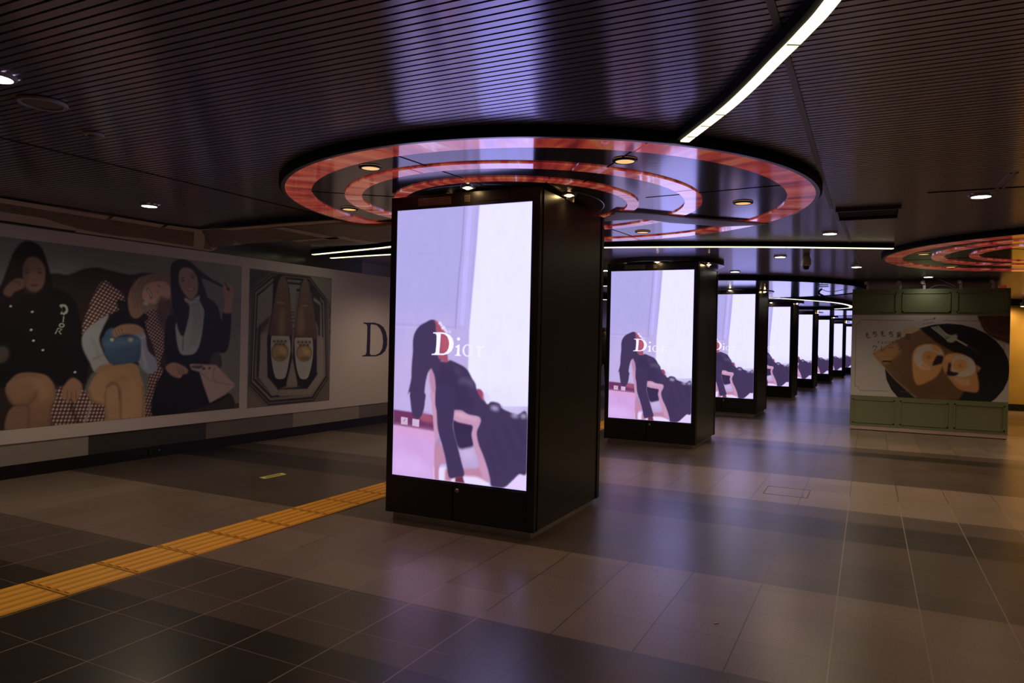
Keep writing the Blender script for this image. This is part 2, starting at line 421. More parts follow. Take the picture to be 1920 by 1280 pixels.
        ca.data.foreach_set('color', rgba.reshape(-1))
        me.materials.append(m)
        o = bpy.data.objects.new(name, me); C.objects.link(o)
        if parent: o.parent = parent
        return o

# ================================================================== SETTING
ZC = 2.80                           # louvre ceiling
WX0, WM = -7.949, .02089            # left wall: x = WX0 + WM*y
def wx(y): return WX0+WM*y
struct(box('floor', -9, 11, -7, 62, -.1, 0, M['floor']))

# ceiling: slats running across the hall, as one panelled ceiling
bm = bmesh.new()
y = -6.9
while y < 62:
    n = 2; wd = .039; x0, x1 = -8.1, 10.9
    top = []
    for k in range(n):
        t = k/(n-1); yy = y+wd*t; sag = .0006*(1-(2*t-1)**2)
        top.append((bm.verts.new((x0, yy, ZC-sag)), bm.verts.new((x1, yy, ZC-sag))))
    for a, b in zip(top[:-1], top[1:]): bm.faces.new((a[0], b[0], b[1], a[1]))
    up0 = (bm.verts.new((x0, y, ZC+.014)), bm.verts.new((x1, y, ZC+.014))); up1 = (bm.verts.new((x0, y+wd, ZC+.014)), bm.verts.new((x1, y+wd, ZC+.014)))
    bm.faces.new((up0[0], top[0][0], top[0][1], up0[1])); bm.faces.new((top[-1][0], up1[0], up1[1], top[-1][1]))
    y += .0525
uvl = bm.loops.layers.uv.new('brushing')
for f_ in bm.faces:
    for l_ in f_.loops: l_[uvl].uv = (l_.vert.co.y, l_.vert.co.x+l_.vert.co.z)
ceil = struct(obj('ceiling', bm, M['slat']))
struct(box('ceiling_1', -8.6, 11, -7, 62, ZC+.03, ZC+.1, M['plenum']))

# left wall with its tile course and baseboard
def wall_seg(name, y0, y1, z0, z1, d, m, t=.2):
    bm = bmesh.new()
    P = [(wx(y0)+d, y0), (wx(y1)+d, y1), (wx(y1)+d-t, y1), (wx(y0)+d-t, y0)]
    a = [bm.verts.new((p[0], p[1], z0)) for p in P]; b = [bm.verts.new((p[0], p[1], z1)) for p in P]
    bm.faces.new(a); bm.faces.new(b[::-1])
    for i in range(4): j = (i+1) % 4; bm.faces.new((a[i], b[i], b[j], a[j]))
    bmesh.ops.recalc_face_normals(bm, faces=bm.faces)
    return obj(name, bm, m)
struct(wall_seg('wall_left', -7, 6.7, .1, 2.83, -.02, M['tile_mid']))
struct(wall_seg('wall_left.001', 6.7, 9.80, .1, 2.83, -.02, M['wall_green']))
struct(wall_seg('wall_left.002', 9.80, 62, .1, 2.83, -.02, M['wall_mauve']))
struct(wall_seg('baseboard_left', -7, 62, 0, .14, .0, M['black'], .3))
yb = 5.113-1.564*7; cyc = [M['tile_light'], M['tile_dark'], M['tile_mid'], M['tile_light'], M['tile_mid'], M['tile_dark']]
k = 0
ys = [-7, -2.7, -1.14, .42, 1.99, 3.55, 5.113, 6.681, 8.243, 9.782, 11.35, 12.9, 14.5, 20]
ms = ['tile_mid', 'tile_dark', 'tile_light', 'tile_mid', 'tile_dark', 'tile_light', 'tile_dark', 'tile_mid', 'tile_light', 'tile_mid', 'tile_dark', 'tile_light', 'tile_mid']
for a, b, mm in zip(ys[:-1], ys[1:], ms):
    struct(wall_seg('trim_1' if k == 0 else 'trim_%d' % (k+1), a+.002, b-.002, .14, .42, .0, M[mm], .02)); k += 1
struct(box('wall_back', -9, 11, -7.2, -7, 0, ZC+.05, M['tile_dark']))
struct(box('wall_far', -9, 11, 62, 62.2, 0, ZC+.05, M['wall_mauve']))
struct(box('wall_right', 10.8, 11, -7, 62, 0, ZC+.05, M['tile_dark']))

# gold clad wall standing behind the booth on the right
struct(box('wall_right_gold', 3.0, 10.8, 21.92, 22.2, .16, ZC, M['gold']))
struct(box('baseboard_right', 3.0, 10.8, 21.88, 22.2, 0, .17, M['black']))
struct(box('trim_20', 3.0, 10.8, 21.5, 22.2, ZC-.16, ZC-.0, M['black']))

# ================================================================== LED PICTURE
PX0, PX1, PY, SZ0, SZ1 = -3.592, -2.336, 4.997, .381, 2.61       # screen of the nearest pillar
def led_proj(x, y):
    d = ray(x, y); t = PY/d[1]; return (CAM.x+t*d[0]-PX0, CAM.z+t*d[2])
LED = Canvas(0, PX1-PX0, SZ0, SZ1, 310, 550, led_proj, (180, 171, 234))
c = LED
c.at(0, 0, 1)
c.poly([(730, 600), (1010, 600), (1010, 950), (730, 950)], (196, 178, 232), 30, False, .8)
c.at(700, 340, 3.557)
c.poly([(625, 150), (680, 150), (620, 960), (565, 960)], (196, 184, 244), 2, False)
c.line([(608, 160), (592, 420), (566, 700), (548, 985)], 5, (140, 126, 196), .6)
c.line([(628, 160), (600, 500), (572, 985)], 4, (172, 160, 226), 1)
c.line([(668, 160), (640, 560), (610, 985)], 4, (170, 158, 226), 1)
c.line([(160, 490), (420, 480)], 3, (170, 160, 226), 1)
c.poly([(712, 120), (1100, 120), (1100, 1500), (625, 1500), (640, 1000), (690, 420)], (238, 234, 255), 1, False)
c.at(720, 560, 6.4)
c.line([(140, 305), (500, 320), (860, 345)], 14, (168, 154, 222), 2)
c.line([(140, 335), (500, 350), (860, 372)], 8, (200, 190, 240), 1)
c.line([(140, 1150), (320, 1170)], 16, (176, 160, 224), 3)
c.poly([(150, 700), (330, 700), (330, 1300), (110, 1300)], (198, 176, 230), 14, False, .8)
c.poly([(1010, 1000), (1750, 1150), (1750, 1400), (1010, 1400)], (226, 220, 250), 14, False, .5)
# hair streaks, chair back
c.poly([(480, 1000), (560, 800), (640, 900), (640, 1320), (460, 1320)], (196, 176, 226), 2)
# baseboard, sockets, floor
c.at(720, 740, 6.4)
c.poly([(90, 170), (600, 245), (610, 450), (90, 360)], (112, 52, 98), 1.2, False)
c.poly([(430, 210), (560, 240), (590, 330), (440, 300)], (170, 90, 120), 3, op=.8)
c.poly([(205, 262), (285, 275), (283, 362), (205, 350)], (205, 178, 212), .5, False)
c.poly([(342, 285), (425, 298), (420, 385), (340, 370)], (206, 180, 214), .5, False)
c.line([(235, 320), (258, 290)], 8, (130, 90, 140), .5)
c.poly([(90, 358), (620, 442), (640, 1100), (80, 1000)], (210, 164, 226), 1.5, False)
c.poly([(90, 700), (420, 760), (560, 1000), (80, 960)], (220, 182, 244), 9, op=.8)
c.poly([(90, 360), (600, 440), (600, 520), (90, 430)], (222, 160, 206), 6, False, .7)
# white carpet behind and right of the chair
c.poly([(600, 860), (980, 880), (1240, 1000), (1300, 1160), (600, 1160)], (236, 220, 250), 1.5, False)
c.poly([(1705, 900), (1620, 950), (1540, 1030), (1440, 1110), (1500, 1200), (1760, 1200)], (230, 208, 250), 1, False)
# chair
CH = (200, 150, 186)
c.poly([(890, 600), (1080, 600), (1150, 760), (1150, 910), (940, 920)], (190, 166, 216), 2)
c.poly([(930, 640), (1050, 640), (1100, 760), (960, 780)], (206, 186, 232), 8, op=.8)
c.poly([(940, 890), (1100, 880), (1200, 850), (1270, 1040), (1110, 985), (960, 968)], (190, 134, 168), 2)
c.poly([(830, 300), (1065, 360), (1060, 480), (1085, 600), (1000, 640), (880, 620)], (58, 44, 80), 2)
c.poly([(845, 165), (930, 180), (1010, 235), (1130, 262), (1162, 305), (1150, 350), (1128, 400), (1122, 470), (1150, 600), (1190, 720), (1240, 880), (1270, 1040), (1200, 1010), (1150, 880), (1120, 760), (1080, 620), (1058, 480), (1068, 370), (1000, 350), (845, 300)], CH, 1)
c.poly([(850, 190), (930, 210), (1030, 262), (1120, 285), (1110, 300), (1000, 285), (850, 240)], (222, 178, 206), 3, op=.7)
c.at(720, 560, 6.4)
c.poly([(555, 790), (590, 840), (612, 960), (632, 1120), (640, 1400), (600, 1400), (575, 1160), (545, 980), (545, 860)], (188, 136, 172), 1.5)
c.at(720, 740, 6.4)
c.poly([(555, -20), (625, 0), (640, 200), (645, 420), (665, 600), (640, 640), (612, 560), (590, 300), (575, 120)], CH, 1.2)
c.poly([(610, 600), (690, 600), (740, 760), (740, 830), (690, 830), (660, 900), (655, 1080), (610, 1060)], (190, 136, 170), 1.2)
c.poly([(740, 880), (800, 960), (800, 1080), (735, 1080)], (190, 130, 160), 1.5)
c.ell(660, 560, 22, 60, (170, 140, 190), 2)
# figure: skirt, torso, arm
DK = (68, 54, 92)
c.poly([(1120, -60), (1200, 40), (1240, 110), (1290, 80), (1380, 100), (1420, 160), (1500, 200), (1600, 235), (1720, 240), (1720, 905), (1620, 955), (1540, 1030), (1440, 1112), (1295, 1100), (1270, 1000), (1240, 880), (1190, 730), (1135, 590), (1112, 450), (1150, 350), (1160, 300), (1130, 262), (1010, 235), (930, 185), (845, 160), (700, 100), (700, -60)], DK, 1)
c.ell(1330, 160, 48, 22, (176, 164, 214), 3, .3)
c.ell(1570, 248, 40, 16, (190, 180, 226), 3, .2)
c.ell(1675, 255, 30, 16, (206, 196, 238), 3, .1)
c.line([(1340, 110), (1420, 140)], 12, (110, 96, 140), 2)
for a, b in (((1300, 420), (1480, 900)), ((1450, 380), (1640, 800)), ((1220, 520), (1380, 1000)), ((1600, 330), (1700, 600))):
    c.line([a, ((a[0]+b[0])/2-14, (a[1]+b[1])/2), b], 26, (58, 46, 82), 5, .7)
c.at(720, 560, 6.4)
c.poly([(560, 790), (640, 750), (760, 745), (800, 735), (890, 775), (965, 815), (1015, 868), (1060, 955), (1100, 1020), (1115, 1085), (1180, 1200), (1200, 1320), (900, 1330), (640, 1330), (622, 1100), (605, 930)], DK, 1)
c.poly([(700, 800), (860, 880), (900, 990), (1000, 1120), (1080, 1300), (760, 1300), (660, 1000)], (60, 48, 84), 6, op=.8)
c.line([(900, 985), (1000, 985), (1080, 1040)], 30, (118, 104, 146), 5, .8)
c.line([(870, 830), (900, 900)], 22, (100, 84, 130), 5, .7)
c.at(720, 740, 6.4)
c.poly([(630, -80), (840, -80), (845, 170), (835, 300), (830, 400), (880, 600), (930, 800), (962, 970), (845, 1000), (790, 1000), (765, 940), (735, 760), (690, 580), (648, 430), (634, 250)], (66, 52, 92), 1)
c.poly([(855, 985), (945, 975), (975, 1080), (850, 1080)], (112, 48, 78), 1, False)
# head
c.at(720, 560, 6.4)
c.poly([(590, 262), (650, 280), (700, 335), (745, 400), (790, 470), (800, 540), (785, 600), (762, 650), (768, 752), (700, 748), (650, 700), (620, 500)], (168, 82, 108), 1)
c.poly([(700, 440), (780, 470), (790, 560), (760, 640), (700, 600)], (188, 92, 112), 4, op=.7)
c.poly([(600, 255), (560, 250), (510, 275), (430, 322), (375, 395), (348, 490), (345, 640), (332, 800), (326, 950), (305, 1060), (285, 1150), (312, 1120), (318, 1240), (340, 1380), (400, 1440), (450, 1400), (486, 1290), (490, 1100), (510, 960), (545, 860), (640, 780), (690, 740), (655, 700), (640, 560), (625, 400), (622, 310)], DK, 1)
c.at(720, 740, 6.4)
c.poly([(318, -20), (340, 110), (372, 205), (400, 268), (430, 268), (462, 210), (488, 90), (490, -20)], DK, 1.2)
c.at(720, 560, 6.4)
for a, b, r in ((672, 292, 18), (690, 318, 16), (712, 348, 24), (735, 376, 16), (752, 398, 14), (790, 396, 12), (782, 478, 12)):
    c.ell(a, b, r, r*.9, (236, 230, 255), 1)
c.poly([(1115, 1085), (1160, 1085), (1200, 1140), (1215, 1190), (1180, 1210), (1140, 1150)], (156, 72, 112), 1)
c.poly([(1205, 1120), (1250, 1150), (1270, 1190), (1235, 1230), (1200, 1200)], (224, 214, 246), 2)
# the word on the screen
def hedge(c, outer, hole, col): c.poly(outer, col, 0, False, hole=hole)
D_OUT = [(590, 402), (700, 402), (745, 410), (790, 435), (822, 475), (838, 530), (832, 585), (808, 630), (770, 660), (715, 674), (573, 673), (573, 661), (605, 657), (620, 640), (630, 540), (634, 440), (622, 418), (590, 412)]
D_IN = [(682, 418), (725, 424), (758, 450), (777, 490), (783, 540), (775, 590), (755, 630), (720, 655), (668, 657), (664, 640), (674, 540)]
c.poly(D_OUT, (250, 250, 255), 0, False, hole=D_IN)
c.ell(895, 482, 19, 19, (250, 250, 255))
c.poly([(858, 572), (908, 545), (905, 640), (908, 672), (922, 676), (920, 686), (852, 682), (852, 673), (872, 668), (876, 640), (880, 585), (860, 583)], (250, 250, 255), 0, False)
def ring_pts(cx, cy, rx, ry, n=24): return [(cx+rx*math.cos(2*PI*i/n), cy+ry*math.sin(2*PI*i/n)) for i in range(n)]
c.poly(ring_pts(1003, 620, 62, 74), (244, 240, 255), 0, False, hole=ring_pts(1003, 620, 38, 62))
c.poly([(1110, 575), (1150, 560), (1150, 580), (1185, 560), (1212, 566), (1205, 590), (1170, 590), (1152, 606), (1150, 660), (1155, 684), (1170, 688), (1168, 696), (1105, 692), (1106, 684), (1124, 680), (1128, 650), (1130, 590), (1112, 586)], (247, 245, 255), 0, False)
c.mottle(.05, 3, 30)

# ================================================================== PILLARS
def make_pillar():
    """origin: middle of the pillar's base; front face at local y = -dep/2"""
    W2, D2 = .693, .7425
    root = empty('display_pillar')
    f = -D2
    box('plinth', -W2+.045, W2-.045, f+.05, D2-.05, 0, .07, M['steel'], root)
    body = box('body', -W2+.004, W2-.004, f+.03, D2, .062, 2.715, M['black_side'], root, .003)
    # front fascia: frame around the screen
    bm = bmesh.new()
    sx0, sx1 = -W2+.063, W2-.067
    add_box(bm, -W2, sx0, f, f+.05, .062, 2.722); add_box(bm, sx1, W2, f, f+.05, .062, 2.722)
    add_box(bm, sx0, sx1, f, f+.05, 2.615, 2.722)
    fr = obj('front_frame', bm, M['black'], root)
    bm = bmesh.new()     # slim bezel
    add_box(bm, sx0+.002, sx0+.026, f-.004, f+.02, SZ0-.015, 2.615); add_box(bm, sx1-.002, sx1+.02, f-.004, f+.02, SZ0-.015, 2.615)
    bm.free()
    bz = bmesh.new(); add_box(bz, sx1+.001, sx1+.022, f-.003, f+.02, SZ0-.012, 2.618); add_box(bz, sx0-.022, sx0-.001, f-.003, f+.02, SZ0-.012, 2.618)
    obj('bezel', bz, M['bezel'], root)
    # lower doors
    d1 = box('door', -W2+.004, -W2+.66, f-.004, f+.05, .064, SZ0-.016, M['black'], root, .002)
    d2 = box('door', -W2+.668, W2-.067, f-.004, f+.05, .064, SZ0-.016, M['black'], root, .002)
    lk = lathe('lock', [(0, 0), (.0, -.014), (.012, -.014), (.017, -.009), (.018, 0)], 0, 0, 0, M['steel'], d2, 20)
    lk.location = (-W2+.707, f-.004, .316); lk.rotation_euler.x = -PI/2
    kh = box('keyhole', -.002, .002, -.007, .007, -.016, -.0135, M['black_matte'], lk)
    # top band: perforated strips
    g1 = box('speaker_grille', -.425, -.10, f-.004, f+.01, 2.637, 2.700, M['perf'], root)
    g2 = box('speaker_grille', .02, .075, f-.004, f+.01, 2.640, 2.700, M['perf'], root)
    g3 = box('status_window', .15, .42, f-.003, f+.01, 2.640, 2.695, M['bezel'], root)
    # corner trims on the right and left sides
    for sx in (-1, 1):
        x = sx*(W2-.004)
        box('corner_trim', min(x, x+sx*.008), max(x, x+sx*.008), f+.06, f+.066, .062, 2.715, M['black_matte'], root)
        box('corner_trim', min(x, x+sx*.008), max(x, x+sx*.008), D2-.075, D2-.069, .062, 2.715, M['black_matte'], root)
        box('corner_post', min(x, x+sx*.004), max(x, x+sx*.004), D2-.069, D2+.002, .062, 2.62, M['black'], root)
    # collar between pillar and ceiling, with small downlights round it
    return root, f, sx0
pil, FY, SX0 = make_pillar()
scr = LED.mesh('screen', ((SX0, FY-.001, 0), (1, 0, 0), (0, 0, 1)), M['led'], pil)
XK = [-2.336, -2.284, -2.161, -1.958, -1.733, -1.439, -1.101, -.764]
names = ['closest black pillar showing a large lit screen, beside yellow floor strip',
         'second black screen pillar, just behind the closest one',
         'third black screen pillar from the front, its word cut off at left edge',
         'fourth black screen pillar from the front, only skirt and chair showing',
         'fifth black screen pillar along the receding row',
         'sixth black screen pillar along the receding row',
         'seventh black screen pillar, last but one before the green booth edge',
         'farthest visible screen pillar, touching the green booth edge in the view']
cents = []
for k in range(8):
    o = pil if k == 0 else copy_tree(pil)
    cx = XK[k]+.067-.693; cyy = 4.997+5.477*k+.7425
    slope = 0 if k < 2 else (XK[min(k+1, 7)]-XK[k-1])/((min(k+1, 7)-k+1)*5.477)
    o.location = (cx, cyy, 0); o.rotation_euler.z = -slope*.6 if k > 1 else 0
    cents.append((cx, cyy))
    tag(o, names[k], 'advertising pillar', 'screen pillars in a receding row')

# ================================================================== CEILING DISCS
def seg_ring(name, cx, cy, r0, r1, z0, z1, a0, a1, m, parent, seg=14):
    return lathe(name, [(r0, z1), (r0, z0), (r1, z0), (r1, z1), (r0, z1)], cx, cy, 0, m, parent, seg, a0, a1, True)
def downlight(name, parent, x, y, z, r, m, rim=M['seam']):
    h = lathe(name, [(0, -.006), (r*.86, -.006), (r*.86, .0), (0, .0)], x, y, z, m, parent, 28)
    return h
ZD = 2.74
def make_disc(lamps):
    root = empty('ceiling_light_disc')
    # panel centre is the origin; rings slightly off centre as built
    c0 = (0, 0); c1 = (-.153, -.158); c2 = (-.202, -.192)
    lathe('panel', [(.0, ZC+.01), (.0, ZD+.004), (2.20, ZD+.004), (2.20, ZC+.01)], 0, 0, 0, M['disc'], root, 128)
    lathe('fascia', [(2.195, ZC+.012), (2.195, ZD-.003), (2.272, ZD-.003), (2.272, ZD+.006), (2.285, ZD+.012), (2.285, ZC+.012)], 0, 0, 0, M['black_matte'], root, 128)
    lathe('lip', [(2.238, ZD-.008), (2.268, ZD-.008), (2.268, ZD-.003), (2.238, ZD-.003), (2.238, ZD-.008)], 0, 0, 0, M['lip'], root, 128)
    for (cx, cy), r0, r1 in ((c0, 2.03, 2.238), (c1, 1.40, 1.543), (c2, .975, 1.073)):
        for i in range(8):
            g = .008/r1
            a0 = math.radians(-5.5+45*i)+g; a1 = math.radians(-5.5+45*(i+1))-g
            o = seg_ring('red_light_segment', 0, 0, r0, r1, ZD-.008, ZD+.006, a0, a1, M['ring'], root, 18)
            o.location = (cx, cy, 0)
    for i in range(8):
        j_ = box('panel_joint', .95, 2.03, -.0035, .0035, ZD+.001, ZD+.0045, M['black_matte'], root); j_.rotation_euler.z = math.radians(-5.5+45*i)
    for (x, y) in lamps:
        q = lathe('recessed_lamp', [(.0, ZD-.004), (.062, ZD-.004), (.075, ZD-.006), (.08, ZD+.003)], x, y, 0, M['down_warm'], root, 28)
        lathe('lamp_rim', [(.062, ZD-.006), (.066, ZD-.010), (.082, ZD-.006), (.084, ZD+.003)], x, y, 0, M['black'], q, 28)
    return root
D1 = (-2.625, 5.90)
lam = [(-3.182, 4.091), (-4.407, 5.358), (-1.464, 4.557), (-.975, 6.284), (-2.22, 7.59), (-4.05, 7.15)]
disc = make_disc([(a-D1[0], b-D1[1]) for a, b in lam])
disc.location = (*D1, 0)
tag(disc, 'large ceiling disc with three red rings around the closest pillar', 'ceiling light', 'red ringed ceiling discs')
disc2 = copy_tree(disc); disc2.location = (2.41, 10.92, 0); disc2.rotation_euler.z = math.radians(-3)
tag(disc2, 'red ringed ceiling disc at the right edge, above the green booth', 'ceiling light', 'red ringed ceiling discs')
for (a, b) in lam:
    lamp('disc_lamp_light', 'SPOT', (a, b, ZD-.03), K_DISC, (1, .62, .34), .06, 150)
for (a, b) in lam[:4]:
    lamp('disc_lamp_light', 'SPOT', (a-D1[0]+2.41, b-D1[1]+10.92, ZD-.03), K_DISC, (1, .55, .25), .06, 150)

# plain dark discs farther along the row
def dark_disc(cx, cy, r, z, label, glow=False):
    root = empty('ceiling_disc', (cx, cy, 0))
    lathe('panel', [(0, ZC+.01), (0, z+.012), (r-.02, z+.012), (r-.02, ZC+.01)], 0, 0, 0, M['disc'], root, 128)
    lathe('fascia', [(r-.02, ZC+.01), (r-.02, z), (r, z), (r, ZC+.01)], 0, 0, 0, M['black_matte'], root, 128)
    return tag(root, label, 'ceiling disc')
dark_disc(-2.9, 16.25, 2.84, 2.70, 'plain glossy dark disc dropped from ceiling over the third pillar')
dark_disc(cents[4][0], cents[4][1]+.3, 2.84, 2.70, 'plain glossy dark ceiling disc over the fifth pillar')
dark_disc(cents[6][0], cents[6][1]+.3, 2.84, 2.70, 'plain glossy dark ceiling disc over the seventh pillar')

# collars round the pillar heads with their wash lamps
for k, (cx, cyy) in enumerate(cents):
    root = empty('pillar_collar', (cx, cyy, 0))
    zb = ZD-.004 if k in (0, 1) else (2.725 if k % 2 else 2.655)
    zb = {0: 2.742, 1: 2.732, 2: 2.695, 3: 2.732, 4: 2.695, 5: 2.732, 6: 2.695, 7: 2.732}[k]
    rr = .90
    lathe('drum', [(0, ZC), (0, zb), (rr-.01, zb), (rr, zb+.004), (rr, ZC)], 0, 0, 0, M['collar'], root, 72)
    for (dx, dy) in ((.10, -.83), (.74, -.28), (-.10, .83), (-.74, .28)):
        hd = lathe('wash_lamp', [(0, zb-.022), (.012, zb-.020), (.022, zb-.013), (.026, zb-.004), (.026, zb-.001)], dx, dy, 0, M['bulb'], root, 20)
        lathe('lamp_ring', [(.040, zb-.001), (.042, zb-.010), (.058, zb-.010), (.062, zb+.001)], dx, dy, 0, M['steel'], hd, 20)
        if k < 4: lamp('wash_light', 'SPOT', (cx+dx, cyy+dy, zb-.02), K_WASH, (1, .70, .38), .03, 120)
    # adjustable brackets beside the lamp
    bm = bmesh.new(); add_box(bm, .70, .705, -.24, -.10, zb-.03, zb-.002); add_box(bm, .69, .715, -.105, -.10, zb-.03, zb)
    obj('lamp_bracket', bm, M['steel'], root)
    tag(root, ['round black collar with small warm lamps on top of the closest pillar', 'round black collar with warm lamps above the second pillar', 'round black collar with warm lamps above the third pillar', 'round black collar above the fourth pillar', 'round black collar above the fifth pillar', 'round black collar above the sixth pillar', 'round black collar above the seventh pillar', 'round black collar above the farthest visible pillar'][k], 'ceiling collar', 'lamp collars above the pillars')

# ================================================================== CEILING FIXTURES
def smooth_path(P, n=8):
    P = [Vector((*p, 0)) for p in P]; out = []
    for i in range(len(P)-1):
        p0 = P[max(i-1, 0)]; p1 = P[i]; p2 = P[i+1]; p3 = P[min(i+2, len(P)-1)]
        for k in range(n):
            t = k/n; out.append(.5*((2*p1)+(-p0+p2)*t+(2*p0-5*p1+4*p2-p3)*t*t+(-p0+3*p1-3*p2+p3)*t**3))
    out.append(P[-1]); return out
def ribbon(bm, path, w0, w1, z0, z1):
    rows = []
    for i, p in enumerate(path):
        d = (path[min(i+1, len(path)-1)]-path[max(i-1, 0)]).normalized(); n = Vector((-d.y, d.x, 0))
        rows.append([bm.verts.new((p+n*w_).to_tuple()[:2]+(z,)) for w_, z in ((w0, z1), (w0, z0), (w1, z0), (w1, z1))])
    for a, b in zip(rows[:-1], rows[1:]):
        for i in range(4): j = (i+1) % 4; bm.faces.new((a[i], a[j], b[j], b[i]))
    bm.faces.new(rows[0]); bm.faces.new(rows[-1][::-1])
def strip(P, label, wd=.05, zt=ZD, mt='strip_light', joints=(), hs=.03):
    path = smooth_path(P)
    root = empty('strip_light', (path[0].x, path[0].y, 0)); off = Vector((path[0].x, path[0].y, 0)); path = [p-off for p in path]
    bm = bmesh.new(); ribbon(bm, path, -wd/2-hs, wd/2+hs*.3, zt+.004, ZC+.012); bmesh.ops.recalc_face_normals(bm, faces=bm.faces)
    obj('housing', bm, M['black_matte'], root)
    bm = bmesh.new(); ribbon(bm, path, -wd/2, wd/2, zt-.004, zt+.006); bmesh.ops.recalc_face_normals(bm, faces=bm.faces)
    obj('diffuser', bm, M[mt], root)
    for t in joints:
        i = int(t*(len(path)-1)); p = path[i]; d = (path[min(i+1, len(path)-1)]-path[max(i-1, 0)]).normalized()
        o = box('joint_cover', -.004, .004, -wd/2, wd/2, zt-.006, zt-.003, M['grille_grey'], root); o.location = p; o.rotation_euler.z = math.atan2(d.y, d.x)
    return tag(root, label, 'strip light')
strip([(-1.0, 4.25), (-.80, 3.94), (-.637, 3.68), (-.494, 3.42), (-.366, 3.17), (-.247, 2.94), (-.133, 2.69), (.1, 2.05), (.3, 1.2), (.45, .3)], 'bright yellowish strip light running from the red ringed disc to the top edge', .052, joints=(.05, .10, .17, .52))
strip([(-7.5, 8.71), (-6.27, 8.57), (-4.6, 8.55), (-3.03, 8.73), (-1.37, 9.18), (.24, 9.83)], 'long thin yellowish strip light crossing the ceiling in front of second pillar', .05, joints=(.55, .72, .86), hs=.012)
strip([(-7.45, 8.25), (-6.6, 8.05), (-5.74, 7.83), (-4.9, 7.45)], 'short thin yellowish strip light ending near left wall, upper of the two there', .05, joints=(.5,))
strip([(-3.4, 18.2), (-2.26, 18.75), (-1.82, 19.25), (-1.31, 20.06), (-.87, 20.91), (-.6, 21.94), (-.48, 23.06), (-.55, 23.97), (-.95, 24.6)], 'curved white glowing edge light bending round beyond the fourth pillar', .09, 2.70, 'white_glow')
strip([(-7.4, 13.2), (-4.8, 13.75), (-3.6, 14.2)], 'short distant strip light seen in the slit between first two pillars, upper', .05, 2.65)
strip([(-7.4, 18.0), (-6.35, 18.3), (-5.2, 18.8)], 'short distant strip light seen in the slit between first two pillars, lower', .06, 2.65)

DL = [((.793, 6.91), 'bright round downlight at right, between grey ceiling bars'), ((-.41, 8.67), 'bright round downlight beside the dark ceiling access panel, just above strip light'),
      ((-.194, 12.444), 'bright round downlight between the dome camera and green booth'), ((-1.145, 10.766), 'bright round downlight just left of the dome camera'),
      ((-2.091, 12.783), 'bright round downlight right above the third pillar'), ((.913, 14.5), 'bright round downlight directly over the top of green booth'),
      ((-6.417, 4.757), 'bright round downlight near the picture wall, over the seated group'), ((-3.90, 2.037), 'bright round downlight cut by the left edge of the view'),
      ((-4.2, 12.07), 'small distant downlight seen in the slit between first two pillars')]
for (x, y), lb in DL:
    r_ = .074
    z_ = ZC-.012 if (x, y) not in ((-2.091, 12.783), (-1.145, 10.766)) else ZC-.012
    
    o = empty('downlight', (x, y, z_))
    lathe('lens', [(0, -.004), (r_*.9, -.004), (r_*.95, .0)], 0, 0, 0, M['down_white'], o, 32)
    lathe('rim', [(r_*.93, .0), (r_*.95, -.006), (r_*1.12, -.006), (r_*1.18, .003), (r_*1.18, .012)], 0, 0, 0, M['white_plastic'], o, 32)
    tag(o, lb, 'downlight', 'white ceiling downlights')
    lamp('downlight_or_fill_beam', 'SPOT', (x, y, z_-.02), K_DOWN*{4.757: 1.1, 14.5: .07, 12.07: .5, 12.444: 1.7, 10.766: 1.6, 12.783: 1.6, 8.67: 1.3, 6.91: 1.3}.get(y, 1), (1, .76, .53), .03, 150)
for x, y, e in ((3.2, 4.5, 36), (3.6, 9.0, 135), (4.2, 14, 90), (2.9, 17.5, 60), (-.4, 18, 70), (.9, 22, 80), (.8, 28, 80), (.5, 36, 80), (-6.6, 1.4, 22), (-6.3, 10.0, 46), (-6.2, 14.5, 40), (-6, 20, 36), (1.4, 11.0, 90), (-1.2, 14.6, 50), (-.9, 9.6, 30), (1.6, -2.2, 12), (-3, -3.2, 14), (5, 1, 26)):  # added fill spots without fixtures, to brighten floor, wall and booth
    lamp('downlight_or_fill_beam', 'SPOT', (x, y, ZC-.05), e, (1, .70, .47), .05, 150)

o = empty('ceiling_speaker', (-4.105, 2.377, ZC-.004))
lathe('rim', [(.098, -.004), (.100, -.014), (.118, -.014), (.124, -.006), (.124, .0)], 0, 0, 0, M['white_plastic'], o, 48)
lathe('grille', [(0, -.012), (.06, -.0115), (.100, -.008)], 0, 0, 0, M['grille_grey'], o, 48)
tag(o, 'flat round ceiling speaker near the left edge, next to the cut-off downlight', 'speaker')
o = empty('smoke_detector', (-4.447, 2.893, ZC-.002))
lathe('base', [(0, 0), (.062, 0), (.062, -.008), (.052, -.014), (0, -.014)], 0, 0, 0, M['white_plastic'], o, 36)
lathe('sensor', [(.034, -.012), (.030, -.024), (.012, -.028), (0, -.028)], 0, 0, 0, M['grille_grey'], o, 30)
for a in range(4):
    b_ = lathe('indicator', [(0, -.005), (.005, -.003), (.006, 0)], .041*math.cos(a*PI/2+.4), .041*math.sin(a*PI/2+.4), -.013, M['steel'], o, 10)
tag(o, 'small round smoke detector on the ceiling left of the big disc', 'smoke detector')

